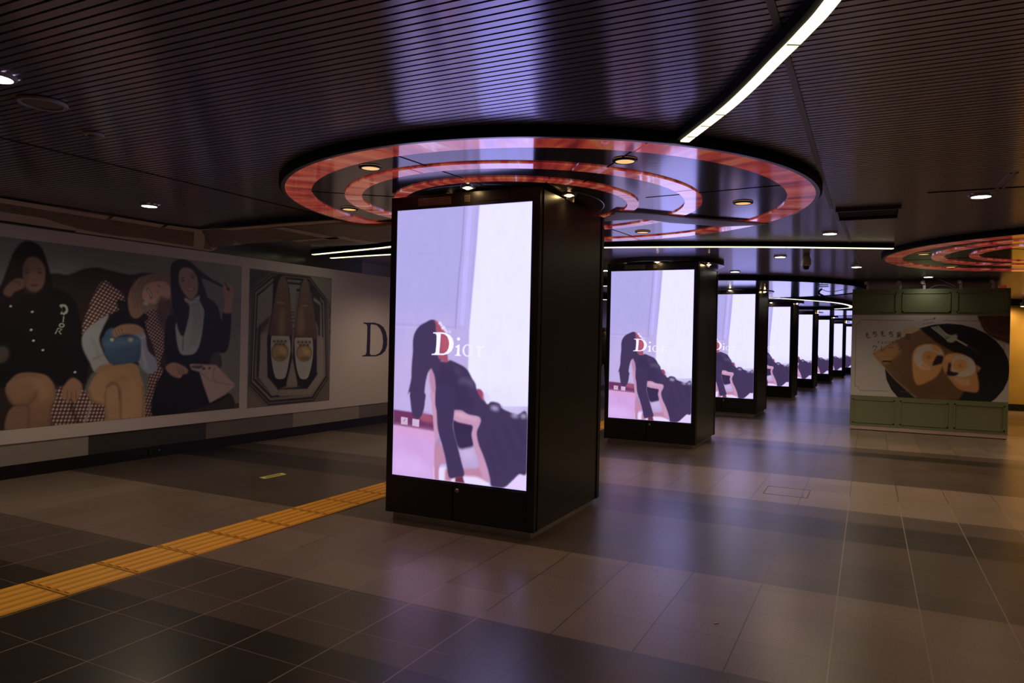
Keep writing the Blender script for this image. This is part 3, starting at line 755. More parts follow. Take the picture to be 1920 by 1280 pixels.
# ceiling bars and panels
def bar(P0, P1, wd, label, z=ZC-.006, m='seam'):
    o = bmesh.new(); ribbon(o, [Vector((*P0, 0)), Vector((*P1, 0))], -wd/2, wd/2, z, ZC+.006); bmesh.ops.recalc_face_normals(o, faces=o.faces)
    return tag(obj('ceiling_bar', o, M[m]), label, 'ceiling bar')
bar((-.36, -1), (-.33, 7.14), .030, 'long grey ceiling bar crossing under the strip light at upper right')
bar((-.27, 7.70), (-.12, 13.3), .030, 'grey ceiling bar continuing beyond the dark access panel')
bar((-5.14, -1), (-5.14, 7.2), .012, 'thin dark ceiling seam bar left of the red ringed disc', ZC-.004, 'black_matte')
bar((.875, 6.11), (.865, 6.66), .018, 'short pale ceiling rail at upper right, left one of a close pair')
bar((.915, 6.11), (.905, 6.66), .018, 'short pale ceiling rail at upper right, right one of a close pair')
bar((.4, 6.66), (2.3, 6.66), .012, 'thin dark crosswise ceiling bar near the pair of short pale rails', ZC-.005, 'black_matte')
o = empty('ceiling_access_panel', (-.03, 7.41, 0))
bm = bmesh.new(); w2, d2, t_ = .265, .26, .018
for q in ((-w2, w2, -d2, -d2+t_), (-w2, w2, d2-t_, d2), (-w2, -w2+t_, -d2+t_, d2-t_), (w2-t_, w2, -d2+t_, d2-t_)): add_box(bm, *q, ZC-.035, ZC+.01)
obj('frame', bm, M['seam'], o)
box('panel', -w2+t_, w2-t_, -d2+t_, d2-t_, ZC-.012, ZC+.01, M['black_matte'], o)
tag(o, 'square framed dark ceiling access panel left of the right-hand downlight', 'ceiling panel')

# dome camera
o = empty('dome_camera', (-.80, 10.73, 0))
lathe('housing', [(0, ZC), (.045, ZC), (.048, ZC-.03), (.062, ZC-.06), (.066, ZC-.13), (.055, ZC-.155), (0, ZC-.155)], 0, 0, 0, M['white_plastic'], o, 32, smooth=True)
lathe('dome', [(.044, ZC-.15), (.043, ZC-.175), (.03, ZC-.198), (0, ZC-.205)], 0, 0, 0, M['black'], o, 32, smooth=True)
tag(o, 'pale dome camera with black lens hanging under the ceiling', 'security camera')

# cable bundle hanging near the booth
def tube(name, pts, r, m, parent=None, seg=8):
    cu = bpy.data.curves.new(name, 'CURVE'); cu.dimensions = '3D'; cu.bevel_depth = r; cu.bevel_resolution = 2; cu.resolution_u = 6
    sp = cu.splines.new('BEZIER'); sp.bezier_points.add(len(pts)-1)
    for b_, p in zip(sp.bezier_points, pts): b_.co = p; b_.handle_left_type = b_.handle_right_type = 'AUTO'
    cu.materials.append(m); o = bpy.data.objects.new(name, cu); C.objects.link(o)
    dg = bpy.context.evaluated_depsgraph_get(); me = bpy.data.meshes.new_from_object(o.evaluated_get(dg)); bpy.data.objects.remove(o)
    o = bpy.data.objects.new(name, me); C.objects.link(o)
    if parent: o.parent = parent
    return o
o = empty('camera_bracket', (-.82, 15.2, 0))
box('ceiling_plate', -.10, .10, -.06, .06, 2.69, 2.701, M['steel'], o)
box('drop_rod', -.025, -.015, -.005, .005, 2.64, 2.70, M['steel'], o)
tube('arm', [(-.02, 0, 2.65), (-.07, 0, 2.58), (.0, 0, 2.52), (.10, 0, 2.46), (.15, 0, 2.43)], .018, M['black_side'], o)
lathe('lens_head', [(0, 2.40), (.035, 2.40), (.04, 2.43), (.035, 2.47), (0, 2.47)], .16, 0, 0, M['black'], o, 20)
tube('cable', [(-.05, 0, 2.655), (.1, .01, 2.60), (.3, .02, 2.62), (.44, .02, 2.655)], .006, M['white_plastic'], o)
tag(o, 'small dark bent bracket hanging from the ceiling left of the green booth', 'bracket')

# masking sheets
def sheet(name, up, lo, m, z=2.728, parent=None, wob=.006):
    """thin film strung between two polylines of points (x, y[, z])"""
    n = 60
    def res(P):
        P = [Vector((p[0], p[1], p[2] if len(p) > 2 else z)) for p in P]; L = [0]
        for a, b in zip(P[:-1], P[1:]): L.append(L[-1]+(b-a).length)
        out = []
        for i in range(n+1):
            t = L[-1]*i/n
            for k in range(len(P)-1):
                if t <= L[k+1]+1e-9: break
            f = (t-L[k])/max(L[k+1]-L[k], 1e-9); out.append(P[k].lerp(P[k+1], f))
        return out
    A, B = res(up), res(lo); bm = bmesh.new(); rows = []
    for i in range(n+1):
        r = []
        for j in range(7):
            p = A[i].lerp(B[i], j/6); p.z += wob*noise.noise(Vector((p.x*2.2, p.y*2.2, 1))) - (wob if 0 < j < 6 else 0)
            r.append(bm.verts.new(p))
        rows.append(r)
    for a, b in zip(rows[:-1], rows[1:]):
        for j in range(6): bm.faces.new((a[j], a[j+1], b[j+1], b[j]))
    ext = bmesh.ops.extrude_face_region(bm, geom=list(bm.faces))
    for v in [g for g in ext['geom'] if isinstance(g, bmesh.types.BMVert)]: v.co.z += .0015
    bmesh.ops.recalc_face_normals(bm, faces=bm.faces)
    return obj(name, bm, m, parent, True)
root = empty('masking_sheet', (0, 0, 0))
zW = 2.62
sheet('film', [(-7.47, 1.0, 2.79), (-7.44, 4.0, 2.79), (-7.36, 4.9, 2.79), (-7.34, 5.6, 2.79), (-7.24, 6.03, 2.79)],
      [(wx(1.0)+.004, 1.0, zW), (wx(4)+.004, 4.0, zW), (wx(5)+.004, 5.0, zW), (wx(6)+.004, 6., zW), (wx(6.75)+.004, 6.75, zW)], M['paper_tan'], parent=root)
def tp(a, b, w_, nrm=(1, 0)):
    a = Vector(a); b = Vector(b); n_ = Vector((nrm[0], nrm[1], nrm[2] if len(nrm) > 2 else 0))*w_
    bm = bmesh.new(); k = 10; R_ = []
    for i in range(k+1):
        p = a.lerp(b, i/k); R_.append((bm.verts.new(p), bm.verts.new(p+n_)))
    for u, v in zip(R_[:-1], R_[1:]): bm.faces.new((u[0], u[1], v[1], v[0]))
    ext = bmesh.ops.extrude_face_region(bm, geom=list(bm.faces))
    for v in [g for g in ext['geom'] if isinstance(g, bmesh.types.BMVert)]: v.co.z += .001
    bmesh.ops.recalc_face_normals(bm, faces=bm.faces)
    return obj('tape_strip', bm, M['tape'], root)
sl = (-.9, 0, -.38)
tp((-7.45, 1.2, 2.782), (-7.41, 4.55, 2.782), .085, sl); tp((-7.40, 4.5, 2.779), (-7.38, 5.0, 2.779), .08, sl)
tp((-7.34, 5.02, 2.780), (-7.32, 5.62, 2.780), .075, sl); tp((-7.30, 5.66, 2.780), (-7.22, 6.05, 2.780), .075, sl)
tp((wx(2)+.2, 2, 2.690), (wx(4.9)+.2, 4.9, 2.690), .17, (-.9, 0, -.36)); tp((wx(4.9)+.14, 4.9, 2.668), (wx(6.7)+.14, 6.7, 2.668), .13, (-.9, 0, -.40))
tp((-7.42, 4.78, 2.774), (-7.82, 4.95, 2.625), .14, (0, 1, 0)); tp((-7.25, 5.98, 2.775), (-7.80, 6.42, 2.62), .13, (.3, 1, 0))
sheet('film', [(-7.24, 6.03, 2.79), (-6.85, 5.9, 2.76), (-5.47, 5.72), (-4.88, 5.73), (-4.86, 5.95), (-4.75, 6.1), (-4.53, 6.09), (-4.4, 6.08), (-3.6, 6.52), (-2.15, 6.52), (-2.1, 6.19), (-1.92, 6.3), (-1.65, 6.58), (-1.34, 6.96), (-.9, 7.34)],
      [(-7.80, 6.6, 2.64), (-7.29, 6.89), (-6.63, 6.88), (-6.51, 7.24), (-6.44, 7.43), (-5.92, 7.48), (-5.34, 7.29), (-4.3, 7.0), (-3.3, 6.8), (-2.25, 6.72), (-1.95, 6.74), (-1.77, 7.05), (-1.54, 7.23), (-1.37, 7.43), (-.91, 7.45)], M['paper_tan'], z=2.727, parent=root, wob=.003)
def tq(P, z=2.7205):
    bm = bmesh.new(); lo_ = [bm.verts.new((p[0], p[1], p[2] if len(p) > 2 else z)) for p in P]
    bm.faces.new(lo_); ext = bmesh.ops.extrude_face_region(bm, geom=list(bm.faces))
    for v in [g for g in ext['geom'] if isinstance(g, bmesh.types.BMVert)]: v.co.z += .001
    bmesh.ops.recalc_face_normals(bm, faces=bm.faces)
    return obj('tape_strip', bm, M['tape'], root)
tq([(-7.22, 6.0, 2.775), (-6.5, 5.86, 2.737), (-6.5, 6.0, 2.737), (-7.2, 6.14, 2.771)])
tq([(-6.5, 5.85, 2.737), (-5.47, 5.73), (-5.47, 5.86), (-6.5, 5.98, 2.737)]); tq([(-5.47, 5.74), (-4.92, 5.74), (-4.90, 5.86), (-5.47, 5.88)])
tq([(-5.95, 5.95), (-5.78, 5.93), (-5.75, 6.85), (-5.95, 6.9)]); tq([(-6.5, 6.80), (-5.6, 6.72), (-5.6, 6.84), (-6.5, 6.93)]); tq([(-5.8, 6.85), (-5.65, 6.85), (-5.55, 7.35), (-5.75, 7.38)])
tq([(-7.2, 6.1, 2.762), (-7.0, 6.1, 2.755), (-7.35, 6.80, 2.70), (-7.5, 6.75, 2.69)])
tag(root, 'tan masking film taped above the picture wall and across the ringed ceiling disc', 'masking sheet')

# ================================================================== WALL PICTURES
def onW(x, y, off=.0):
    d = ray(x, y); t = (WX0+off-CAM.x+WM*CAM.y)/(d[0]-WM*d[1]); return CAM+d*t
def wall_proj(x, y):
    p = onW(x, y, .012); return (p.y, p.z)
UW = (WM, 1, 0)
PT = .012
poster = empty('wall_poster', (0, 0, 0))
bm = bmesh.new()
P = [(wx(2.2)+PT, 2.2), (wx(17.)+PT, 17.), (wx(17.), 17.), (wx(2.2), 2.2)]
a = [bm.verts.new((p[0], p[1], .362)) for p in P]; b = [bm.verts.new((p[0], p[1], 2.604)) for p in P]
bm.faces.new(a); bm.faces.new(b[::-1])
for i in range(4): j = (i+1) % 4; bm.faces.new((a[i], b[i], b[j], a[j]))
bmesh.ops.recalc_face_normals(bm, faces=bm.faces)
obj('backing_board', bm, M['poster_white'], poster)
tag(poster, 'long white wall poster with seated group, shoe picture and a big black letter', 'poster')
WH = (122, 104, 94)
G = Canvas(3.35, 7.21, .509, 2.471, 620, 320, wall_proj, (84, 74, 65), WH, .72)
c = G
c.at(0, 360, 2.3703)
c.poly([(-500, 180), (1100, 300), (1100, 420), (-500, 420)], (96, 84, 78), 24, False, .5)
c.line([(230, 330), (330, 350), (430, 310), (560, 330), (740, 345)], 5, (74, 64, 57), 2)
SOFA = (33, 23, 19)
c.poly([(-900, 470), (-300, 380), (0, 440), (60, 420), (225, 362), (300, 366), (370, 342), (430, 334), (500, 350), (580, 366), (640, 358), (720, 364), (800, 390), (850, 600), (880, 900), (850, 1100), (-900, 1400)], SOFA, 1, True)
c.poly([(880, 930), (940, 905), (1000, 890), (1035, 910), (1042, 1000), (860, 1000)], (36, 26, 22), 1)
c.poly([(930, 690), (975, 715), (985, 770), (950, 800), (920, 760)], (46, 38, 34), 1)
c.poly([(1038, 940), (1100, 930), (1100, 1000), (1038, 1000)], (52, 36, 26), .5, False)
# maroon rug throw
MR = (66, 28, 28); CR = (128, 108, 92)
c.poly([(470, 392), (545, 440), (552, 510), (450, 565), (372, 650), (366, 600), (392, 520), (425, 440)], MR, .6, pattern=(CR, .062, .3))
c.poly([(470, 390), (520, 395), (600, 410), (610, 470), (560, 530), (548, 460)], (34, 16, 18), 1)
c.poly([(615, 520), (680, 500), (745, 512), (752, 640), (715, 740), (700, 860), (650, 1010), (690, 1010), (640, 1020), (640, 800), (690, 720)], MR, .6, pattern=((112, 96, 84), .055, .2))
c.poly([(640, 830), (720, 780), (700, 900), (690, 1010), (630, 1010)], MR, .6, pattern=((112, 96, 84), .06, .5))
c.poly([(245, 880), (360, 875), (430, 915), (480, 960), (480, 1030), (250, 1045)], MR, .6, pattern=(CR, .065, .6))
c.line([(330, 900), (320, 960), (350, 1030)], 12, (34, 18, 16), 1.5); c.line([(400, 930), (395, 980), (370, 1030)], 6, (120, 104, 90), .8)
# seated person at left
SK = (112, 76, 54)
c.poly([(30, 850), (80, 800), (150, 795), (205, 815), (238, 855), (248, 912), (228, 960), (218, 1060), (128, 1062), (124, 950), (62, 948), (28, 900)], SK, .8, col2=(96, 64, 44))
c.poly([(30, 1070), (28, 1000), (60, 952), (124, 940), (132, 1062)], (98, 66, 50), .8)
c.line([(120, 940), (160, 900), (190, 850)], 12, (90, 58, 42), 3, .6)
c.poly([(155, 830), (200, 850), (215, 900), (190, 930), (165, 890)], (122, 86, 60), 4, op=.6)
BK = (14, 12, 13)
c.poly([(-300, 520), (0, 462), (60, 462), (130, 445), (240, 425), (320, 468), (352, 540), (372, 680), (395, 760), (372, 850), (320, 815), (285, 855), (245, 850), (205, 812), (90, 805), (30, 850), (0, 870), (-300, 900)], BK, .8)
c.poly([(-10, 690), (30, 690), (36, 735), (0, 760), (-60, 740)], (58, 48, 40), 2)
c.poly([(130, 216), (95, 224), (60, 265), (32, 335), (8, 400), (-30, 500), (60, 560), (130, 540), (215, 480), (232, 430), (226, 370), (205, 295), (180, 240)], (17, 12, 12), .8)
c.poly([(130, 290), (160, 290), (192, 322), (200, 362), (194, 410), (172, 438), (148, 444), (122, 430), (106, 398), (102, 350), (110, 312)], (90, 62, 50), .8)
c.poly([(110, 380), (120, 420), (150, 440), (110, 440)], (60, 40, 34), 3, op=.5)
for x in (120, 179): c.ell(x, 357, 10, 5, (22, 14, 12), 1); c.line([(x-16, 346), (x, 340), (x+14, 345)], 4, (26, 17, 14), .8)
c.line([(150, 360), (148, 388)], 5, (104, 74, 60), 1.5); c.line([(141, 391), (158, 391)], 4, (52, 32, 27), 1)
c.ell(153, 414, 19, 6.5, (72, 33, 32), .8)
c.poly([(14, 448), (35, 410), (75, 384), (108, 392), (104, 425), (66, 442), (44, 464)], (88, 60, 47), .8)
for q in range(3): c.line([(50+q*14, 398-q*3), (92, 402+q*12)], 2.5, (60, 38, 30), .6)
c.poly([(285, 860), (322, 826), (360, 850), (362, 890), (340, 925), (322, 930), (316, 912), (300, 935), (286, 915), (270, 918), (276, 890)], (112, 74, 52), .8)
for q in ((300, 880, 296, 925), (318, 885, 318, 925), (336, 880, 338, 920)): c.line([(q[0], q[1]), (q[2], q[3])], 2.5, (70, 42, 30), .5)
for x, y in ((143, 532), (138, 612), (148, 660), (190, 702), (333, 800), (47, 507)): c.ell(x, y, 6, 5, (138, 132, 134), .5)
JW = (120, 114, 94)
c.poly([(264, 502), (290, 500), (302, 520), (296, 540), (268, 542), (276, 522)], JW, .3, hole=[(276, 510), (288, 512), (292, 524), (284, 534), (276, 534)])
c.line([(283, 552), (280, 578)], 5, JW, .4, sm=False); c.ell(284, 545, 3, 3, JW)
c.poly(ring_pts(274, 592, 13, 10), JW, .3, False, hole=ring_pts(274, 592, 7, 5))
c.line([(245, 630), (258, 604), (275, 610), (262, 620), (272, 632)], 5, JW, .4, sm=False)
c.line([(128, 1060), (126, 1000), (122, 950), (60, 946), (34, 905)], 6, (52, 32, 24), 1.5, .8)
c.line([(122, 948), (150, 918), (165, 880)], 8, (76, 48, 35), 2, .8)
c.line([(244, 870), (246, 915), (226, 962), (216, 1050)], 7, (66, 42, 31), 2, .7)
c.line([(60, 830), (120, 812), (190, 822)], 7, (70, 46, 34), 2.5, .7)
c.poly([(106, 330), (118, 320), (122, 400), (112, 410)], (62, 42, 35), 2, op=.6); c.line([(170, 300), (186, 330), (190, 370)], 8, (104, 74, 60), 3, .6)
c.line([(118, 436), (150, 446), (182, 430)], 6, (52, 34, 28), 1.5, .8)
# middle person
c.poly([(385, 900), (395, 830), (440, 795), (640, 770), (655, 860), (640, 900), (500, 880)], (72, 66, 60), .8)
c.poly([(480, 862), (520, 850), (534, 1020), (474, 1022), (466, 930)], (126, 90, 62), .8)
c.poly([(392, 885), (420, 820), (480, 778), (560, 758), (608, 770), (626, 825), (642, 885), (634, 1020), (536, 1020), (532, 900), (522, 862), (500, 850), (476, 866), (468, 900), (470, 945), (410, 930)], (114, 78, 52), .8, col2=(136, 96, 64))
c.line([(470, 870), (540, 830), (600, 820)], 14, (98, 64, 44), 4, .6)
c.line([(536, 1015), (534, 900), (524, 862), (500, 848), (474, 866)], 7, (58, 36, 26), 1.5, .85)
c.line([(466, 900), (468, 950), (476, 1018)], 6, (64, 40, 30), 1.5, .7); c.line([(396, 880), (410, 925), (460, 945)], 9, (70, 44, 31), 2.5, .8)
c.line([(560, 800), (590, 850), (596, 960)], 16, (140, 100, 68), 5, .5); c.line([(634, 860), (638, 920), (632, 1010)], 7, (72, 46, 33), 2, .8)
c.line([(430, 845), (500, 800), (580, 790)], 12, (130, 92, 62), 5, .5)
c.poly([(545, 520), (600, 535), (642, 570), (652, 650), (640, 700), (560, 700), (480, 690), (440, 650), (450, 590), (482, 550)], BK, .8)
c.poly([(520, 480), (600, 500), (660, 560), (610, 580), (540, 540)], (20, 14, 14), 1)
c.poly([(440, 568), (482, 548), (458, 600), (440, 655), (462, 722), (488, 772), (425, 800), (400, 758), (366, 684), (375, 622)], (110, 102, 98), .8)
c.line([(410, 745), (470, 715)], 4, (76, 70, 66), 1); c.line([(400, 640), (430, 700), (440, 750)], 4, (88, 82, 78), 1.5)
c.poly([(592, 640), (640, 622), (656, 700), (690, 740), (696, 785), (665, 808), (628, 780), (604, 720)], (98, 93, 104), .8); c.line([(600, 660), (646, 640)], 5, (120, 112, 110), 1)
c.line([(625, 680), (650, 780)], 8, (120, 112, 106), 2)
c.poly([(452, 660), (462, 640), (480, 610), (530, 606), (560, 622), (610, 640), (626, 668), (622, 742), (592, 756), (500, 766), (470, 722)], (48, 63, 78), .6, col2=(38, 51, 66))
c.poly([(470, 660), (600, 652), (616, 672), (480, 690)], (58, 75, 90), 3, op=.7)
c.poly([(484, 612), (500, 606), (500, 640), (486, 640)], (50, 67, 82), 1)
c.ell(497, 656, 9, 8, (130, 118, 86), .5); c.ell(580, 656, 11, 9, (120, 112, 88), .8); c.line([(520, 640), (590, 636)], 5, (20, 18, 20), 1)
c.poly([(498, 622), (512, 604), (550, 588), (608, 590), (640, 618), (600, 634), (560, 628), (530, 638), (508, 645)], (114, 80, 58), .8)
for q in range(3): c.line([(510+q*14, 612-q*5), (522+q*12, 636-q*3)], 2.5, (70, 45, 33), .5)
c.poly([(425, 790), (450, 768), (500, 764), (480, 790), (430, 800)], (110, 76, 54), .8)
c.poly([(580, 545), (568, 480), (585, 420), (625, 378), (700, 360), (762, 370), (785, 420), (775, 480), (745, 545), (700, 520), (650, 530), (610, 560)], (104, 74, 57), 1)
for q in range(7): c.line([(600+q*22, 380-q*2), (590+q*6, 440), (600+q*8, 520)], 3, (112, 82, 62) if q % 2 else (62, 42, 34), 1, .8)
c.poly([(632, 452), (650, 412), (690, 398), (738, 402), (758, 440), (745, 478), (702, 496), (660, 492), (638, 476)], (144, 102, 84), 1)
c.line([(652, 428), (668, 448), (672, 474)], 9, (70, 34, 32), 1); c.line([(656, 432), (668, 450), (672, 466)], 4, (150, 132, 120), .5)
c.line([(700, 412), (712, 424)], 4, (44, 28, 24), .6); c.line([(712, 462), (722, 474)], 4, (44, 28, 24), .6); c.line([(690, 440), (704, 444)], 4, (100, 64, 52), .8)
c.ell(648, 494, 12, 9, (120, 112, 106), 1)
c.poly([(700, 480), (740, 470), (800, 520), (790, 600), (730, 620), (700, 560)], (48, 30, 30), 3, op=.8)
# right hand person
c.poly([(742, 560), (790, 540), (900, 470), (962, 498), (984, 570), (990, 534), (1026, 534), (1020, 660), (1000, 712), (950, 716), (936, 780), (1010, 900), (880, 960), (685, 1000), (690, 860), (736, 780), (728, 680)], (13, 12, 14), .8)
c.poly([(818, 466), (880, 460), (906, 500), (905, 560), (893, 650), (872, 708), (835, 723), (797, 708), (780, 600), (800, 560), (825, 520)], (114, 105, 99), .8)
for q in range(5): c.line([(852+q*9-q*3, 480), (860+q*8, 580), (835+q*9, 700-q*6)], 2.5, (92, 84, 80), 1, .8)
c.line([(838, 545), (815, 640), (812, 705)], 4, (48, 34, 32), .6)
c.poly([(790, 545), (840, 500), (835, 570), (812, 640), (788, 600)], (15, 11, 12), 1)
c.poly([(758, 330), (785, 302), (815, 298), (848, 312), (878, 345), (900, 400), (925, 480), (930, 560), (905, 520), (880, 480), (835, 500), (832, 560), (810, 620), (780, 560), (765, 500), (758, 420)], (17, 12, 13), .8)
c.poly([(845, 312), (880, 340), (930, 378), (990, 414), (985, 422), (920, 392), (870, 372)], (17, 12, 13), .8)
c.poly([(800, 348), (832, 336), (862, 355), (878, 395), (878, 440), (862, 468), (842, 474), (815, 445), (796, 400)], (122, 87, 71), .8)
c.ell(813, 394, 8, 4, (28, 18, 16), .8); c.ell(856, 378, 8, 4, (28, 18, 16), .8); c.line([(802, 386), (820, 380)], 3, (40, 26, 22), .6); c.line([(845, 370), (864, 362)], 3, (40, 26, 22), .6)
c.line([(838, 392), (842, 412)], 4, (100, 68, 56), 1); c.line([(832, 438), (850, 436), (864, 424)], 7, (120, 56, 52), .8); c.line([(838, 436), (858, 429)], 2.5, (156, 140, 128), .4)
c.poly([(822, 470), (850, 480), (884, 460), (882, 484), (852, 494), (826, 488)], (126, 118, 112), .6); c.line([(826, 486), (852, 482), (880, 478)], 2, (40, 34, 34), .4)
c.poly([(990, 440), (992, 418), (1010, 408), (1036, 422), (1042, 450), (1030, 500), (1028, 534), (994, 534), (1000, 490)], (118, 82, 64), .8); c.line([(1000, 400), (1008, 420), (1020, 440)], 5, (60, 36, 36), .6); c.ell(1014, 430, 8, 6, (26, 18, 18), 1)
c.poly([(736, 778), (768, 758), (805, 768), (834, 788), (830, 806), (812, 810), (798, 826), (760, 812)], (114, 78, 62), .8)
for q in range(3): c.line([(786+q*12, 776+q*5), (800+q*10, 812-q*3)], 2.5, (72, 46, 38), .5)
PK = (128, 98, 88)
c.poly([(842, 768), (850, 764), (905, 766), (960, 768), (1046, 858), (1000, 900), (932, 936), (905, 860), (886, 798), (852, 788)], PK, .6, False)
c.poly([(852, 772), (900, 770), (890, 784), (856, 782)], (60, 42, 40), 1)
c.line([(890, 800), (940, 838), (1046, 858)], 3, (92, 66, 60), .6); c.line([(958, 770), (945, 820), (960, 838)], 3, (92, 66, 60), .6); c.ell(905, 784, 8, 6, (36, 28, 30), .6); c.ell(930, 782, 6, 6, (50, 40, 40), .6)
c.mottle(.08, 5, 40)
G.mesh('group_picture', ((WX0+PT+.0015, 0, 0), UW, (0, 0, 1)), M['print'], poster)

H = Canvas(7.349, 9.021, .495, 2.458, 230, 280, wall_proj, (70, 58, 46), WH, .72)
c = H
c.at(450, 480, 4.0)
c.poly([(500, 130), (700, 140), (700, 330), (640, 310)], (92, 76, 62), 3)
c.poly([(60, 80), (240, 110), (100, 240), (60, 500)], (36, 28, 22), 4)
c.poly([(50, 980), (190, 1130), (50, 1140)], (84, 68, 54), 3, False)
def octo(sc, col, f=.4, col2=None, w_=0):
    O = [(95, 245), (240, 128), (525, 155), (650, 320), (662, 920), (550, 1088), (215, 1118), (65, 965)]
    q = [(370+(x-370)*sc, 620+(y-620)*(sc+(.0 if sc == 1 else -.004))) for x, y in O]
    c.poly(q, col, f, False)
for sc, col in ((1.0, (24, 18, 16)), (.985, (66, 54, 44)), (.962, (30, 23, 20)), (.93, (84, 70, 58)), (.90, (60, 48, 40)), (.885, (22, 17, 15)), (.86, (88, 73, 60)), (.80, (34, 27, 23)), (.785, (26, 20, 18)), (.76, (80, 66, 56))):
    octo(sc, col)
c.poly([(145, 305), (245, 200), (250, 420), (140, 520)], (92, 76, 64), .6, False)
c.poly([(120, 540), (220, 450), (215, 500), (150, 590), (150, 900), (240, 1040), (120, 920)], (30, 22, 20), 1, False, .7)
c.poly([(160, 590), (205, 570), (205, 900), (290, 1010), (250, 1050), (140, 910)], (98, 82, 68), 1, False)
c.poly([(575, 590), (625, 610), (630, 900), (530, 1040), (290, 1050), (290, 1000), (500, 1000), (580, 890)], (96, 80, 66), 1, False)
c.poly([(525, 190), (600, 290), (600, 560), (560, 480)], (32, 25, 22), 1, False); c.poly([(555, 310), (605, 350), (600, 370), (550, 330)], (100, 88, 76), .6, False)
c.poly([(370, 225), (425, 225), (410, 400), (400, 560), (385, 560), (375, 400)], (94, 78, 64), .8, False)
for y_ in (420, 440, 470, 500, 545): c.line([(380, y_), (408, y_)], 8, (36, 28, 24), .5)
BKS = (15, 13, 14)
c.poly([(250, 150), (312, 136), (350, 170), (372, 280), (392, 560), (385, 700), (392, 760), (345, 975), (285, 1000), (205, 905), (202, 620), (240, 400)], BKS, .6, False)
c.poly([(455, 190), (500, 160), (530, 220), (548, 420), (575, 600), (575, 885), (502, 996), (430, 975), (395, 760), (405, 600), (430, 380)], BKS, .6, False)
c.poly([(392, 780), (430, 958), (418, 975), (360, 975), (350, 960)], (96, 80, 68), .8, False)
c.poly([(280, 230), (300, 170), (325, 150), (352, 200), (372, 330), (384, 450), (378, 602), (228, 602), (240, 450), (262, 320)], (84, 58, 40), .8, col2=(62, 38, 28))
c.poly([(455, 240), (475, 180), (492, 168), (515, 210), (540, 340), (562, 480), (568, 625), (412, 608), (425, 450), (440, 340)], (86, 60, 42), .8, col2=(60, 36, 28))
c.poly([(300, 420), (330, 400), (335, 560), (290, 580)], (112, 80, 54), 5, op=.6); c.poly([(440, 420), (470, 400), (480, 560), (430, 580)], (112, 80, 54), 5, op=.6)
c.line([(275, 345), (335, 355)], 6, (120, 96, 72), .6); c.line([(465, 370), (505, 372)], 6, (120, 96, 72), .6); c.line([(288, 298), (322, 300)], 5, (104, 80, 58), .8); c.line([(470, 322), (498, 324)], 5, (104, 80, 58), .8)
WT = (118, 104, 90)
c.poly([(236, 605), (260, 598), (345, 600), (370, 610), (378, 700), (365, 800), (345, 890), (325, 918), (275, 918), (255, 880), (238, 790), (230, 690)], WT, .5)
c.poly([(412, 618), (440, 612), (520, 612), (542, 622), (548, 720), (535, 820), (515, 895), (495, 920), (455, 918), (435, 880), (418, 800), (410, 700)], WT, .5)
for x, y, r in ((298, 722, 66), (480, 728, 60)):
    c.ell(x, y-2, r, r*1.08, (78, 58, 36), .6); c.ell(x, y, r*.86, r*.92, (112, 82, 46), .8); c.poly([(x-5, y-50), (x+40, y-20), (x+46, y+20), (x, y+2)], (138, 104, 62), 4, op=.8)
    c.ell(x+8, y+38, r*.6, 12, (70, 48, 28), 3)
    for q in range(7): c.ell(x-42+q*14, y-84+(q % 2)*22, 13, 12, (84, 66, 44), .6); c.ell(x-42+q*14, y-82+(q % 2)*22, 5, 5, (36, 28, 20), .5)
for q in ((660, 380), (665, 500), (668, 620)): c.line([(q[0], q[1]), (q[0]+20, q[1]+30), (q[0]+4, q[1]+80)], 8, (40, 24, 30), 1)
c.mottle(.1, 6, 30)
H.mesh('shoe_picture', ((WX0+PT+.0015, 0, 0), UW, (0, 0, 1)), M['print'], poster)

# the big letter, cut out of film
def letter(name, outer, inner, m, parent):
    T = lambda L: [wall_proj(450+a/4.0, 480+b/4.0) for a, b in L]
    cu = bpy.data.curves.new(name, 'CURVE'); cu.dimensions = '2D'; cu.fill_mode = 'BOTH'; cu.extrude = .0006
    for L in (outer, inner):
        Q = T(L); sp = cu.splines.new('POLY'); sp.points.add(len(Q)-1); sp.use_cyclic_u = True
        for p, q in zip(sp.points, Q): p.co = (q[0], q[1], 0, 1)
    o = bpy.data.objects.new(name, cu); C.objects.link(o)
    dg = bpy.context.evaluated_depsgraph_get(); me = bpy.data.meshes.new_from_object(o.evaluated_get(dg)); bpy.data.objects.remove(o)
    for v in me.vertices:
        yy, zz, dd = v.co; v.co = (wx(yy)+PT+.002+dd, yy, zz)
    me.materials.append(m); o = bpy.data.objects.new(name, me); C.objects.link(o); o.parent = parent
    return o
Do = [(925, 497), (960, 499), (1005, 498), (1045, 510), (1075, 532), (1095, 570), (1104, 620), (1102, 670), (1088, 712), (1060, 738), (1020, 751), (915, 752), (915, 745), (938, 741), (948, 725), (952, 640), (955, 530), (948, 510), (925, 505)]
Di = [(984, 509), (1025, 517), (1052, 545), (1068, 590), (1073, 640), (1067, 690), (1048, 725), (1018, 741), (980, 742), (973, 730), (976, 640), (978, 520)]
letter('letter', Do, Di, M['ink'], poster)

# power box on the baseboard
o = empty('floor_socket_box', (wx(5.94)+.0, 5.94, 0))
box('box', 0, .012, -.085, .045, .045, .112, M['black_side'], o, .003); box('socket', .012, .018, -.02, .02, .06, .10, M['black'], o); box('latch', .0, .014, .05, .066, .075, .09, M['steel'], o)
tag(o, 'small black socket box on the baseboard under the dark wall tiles', 'socket')

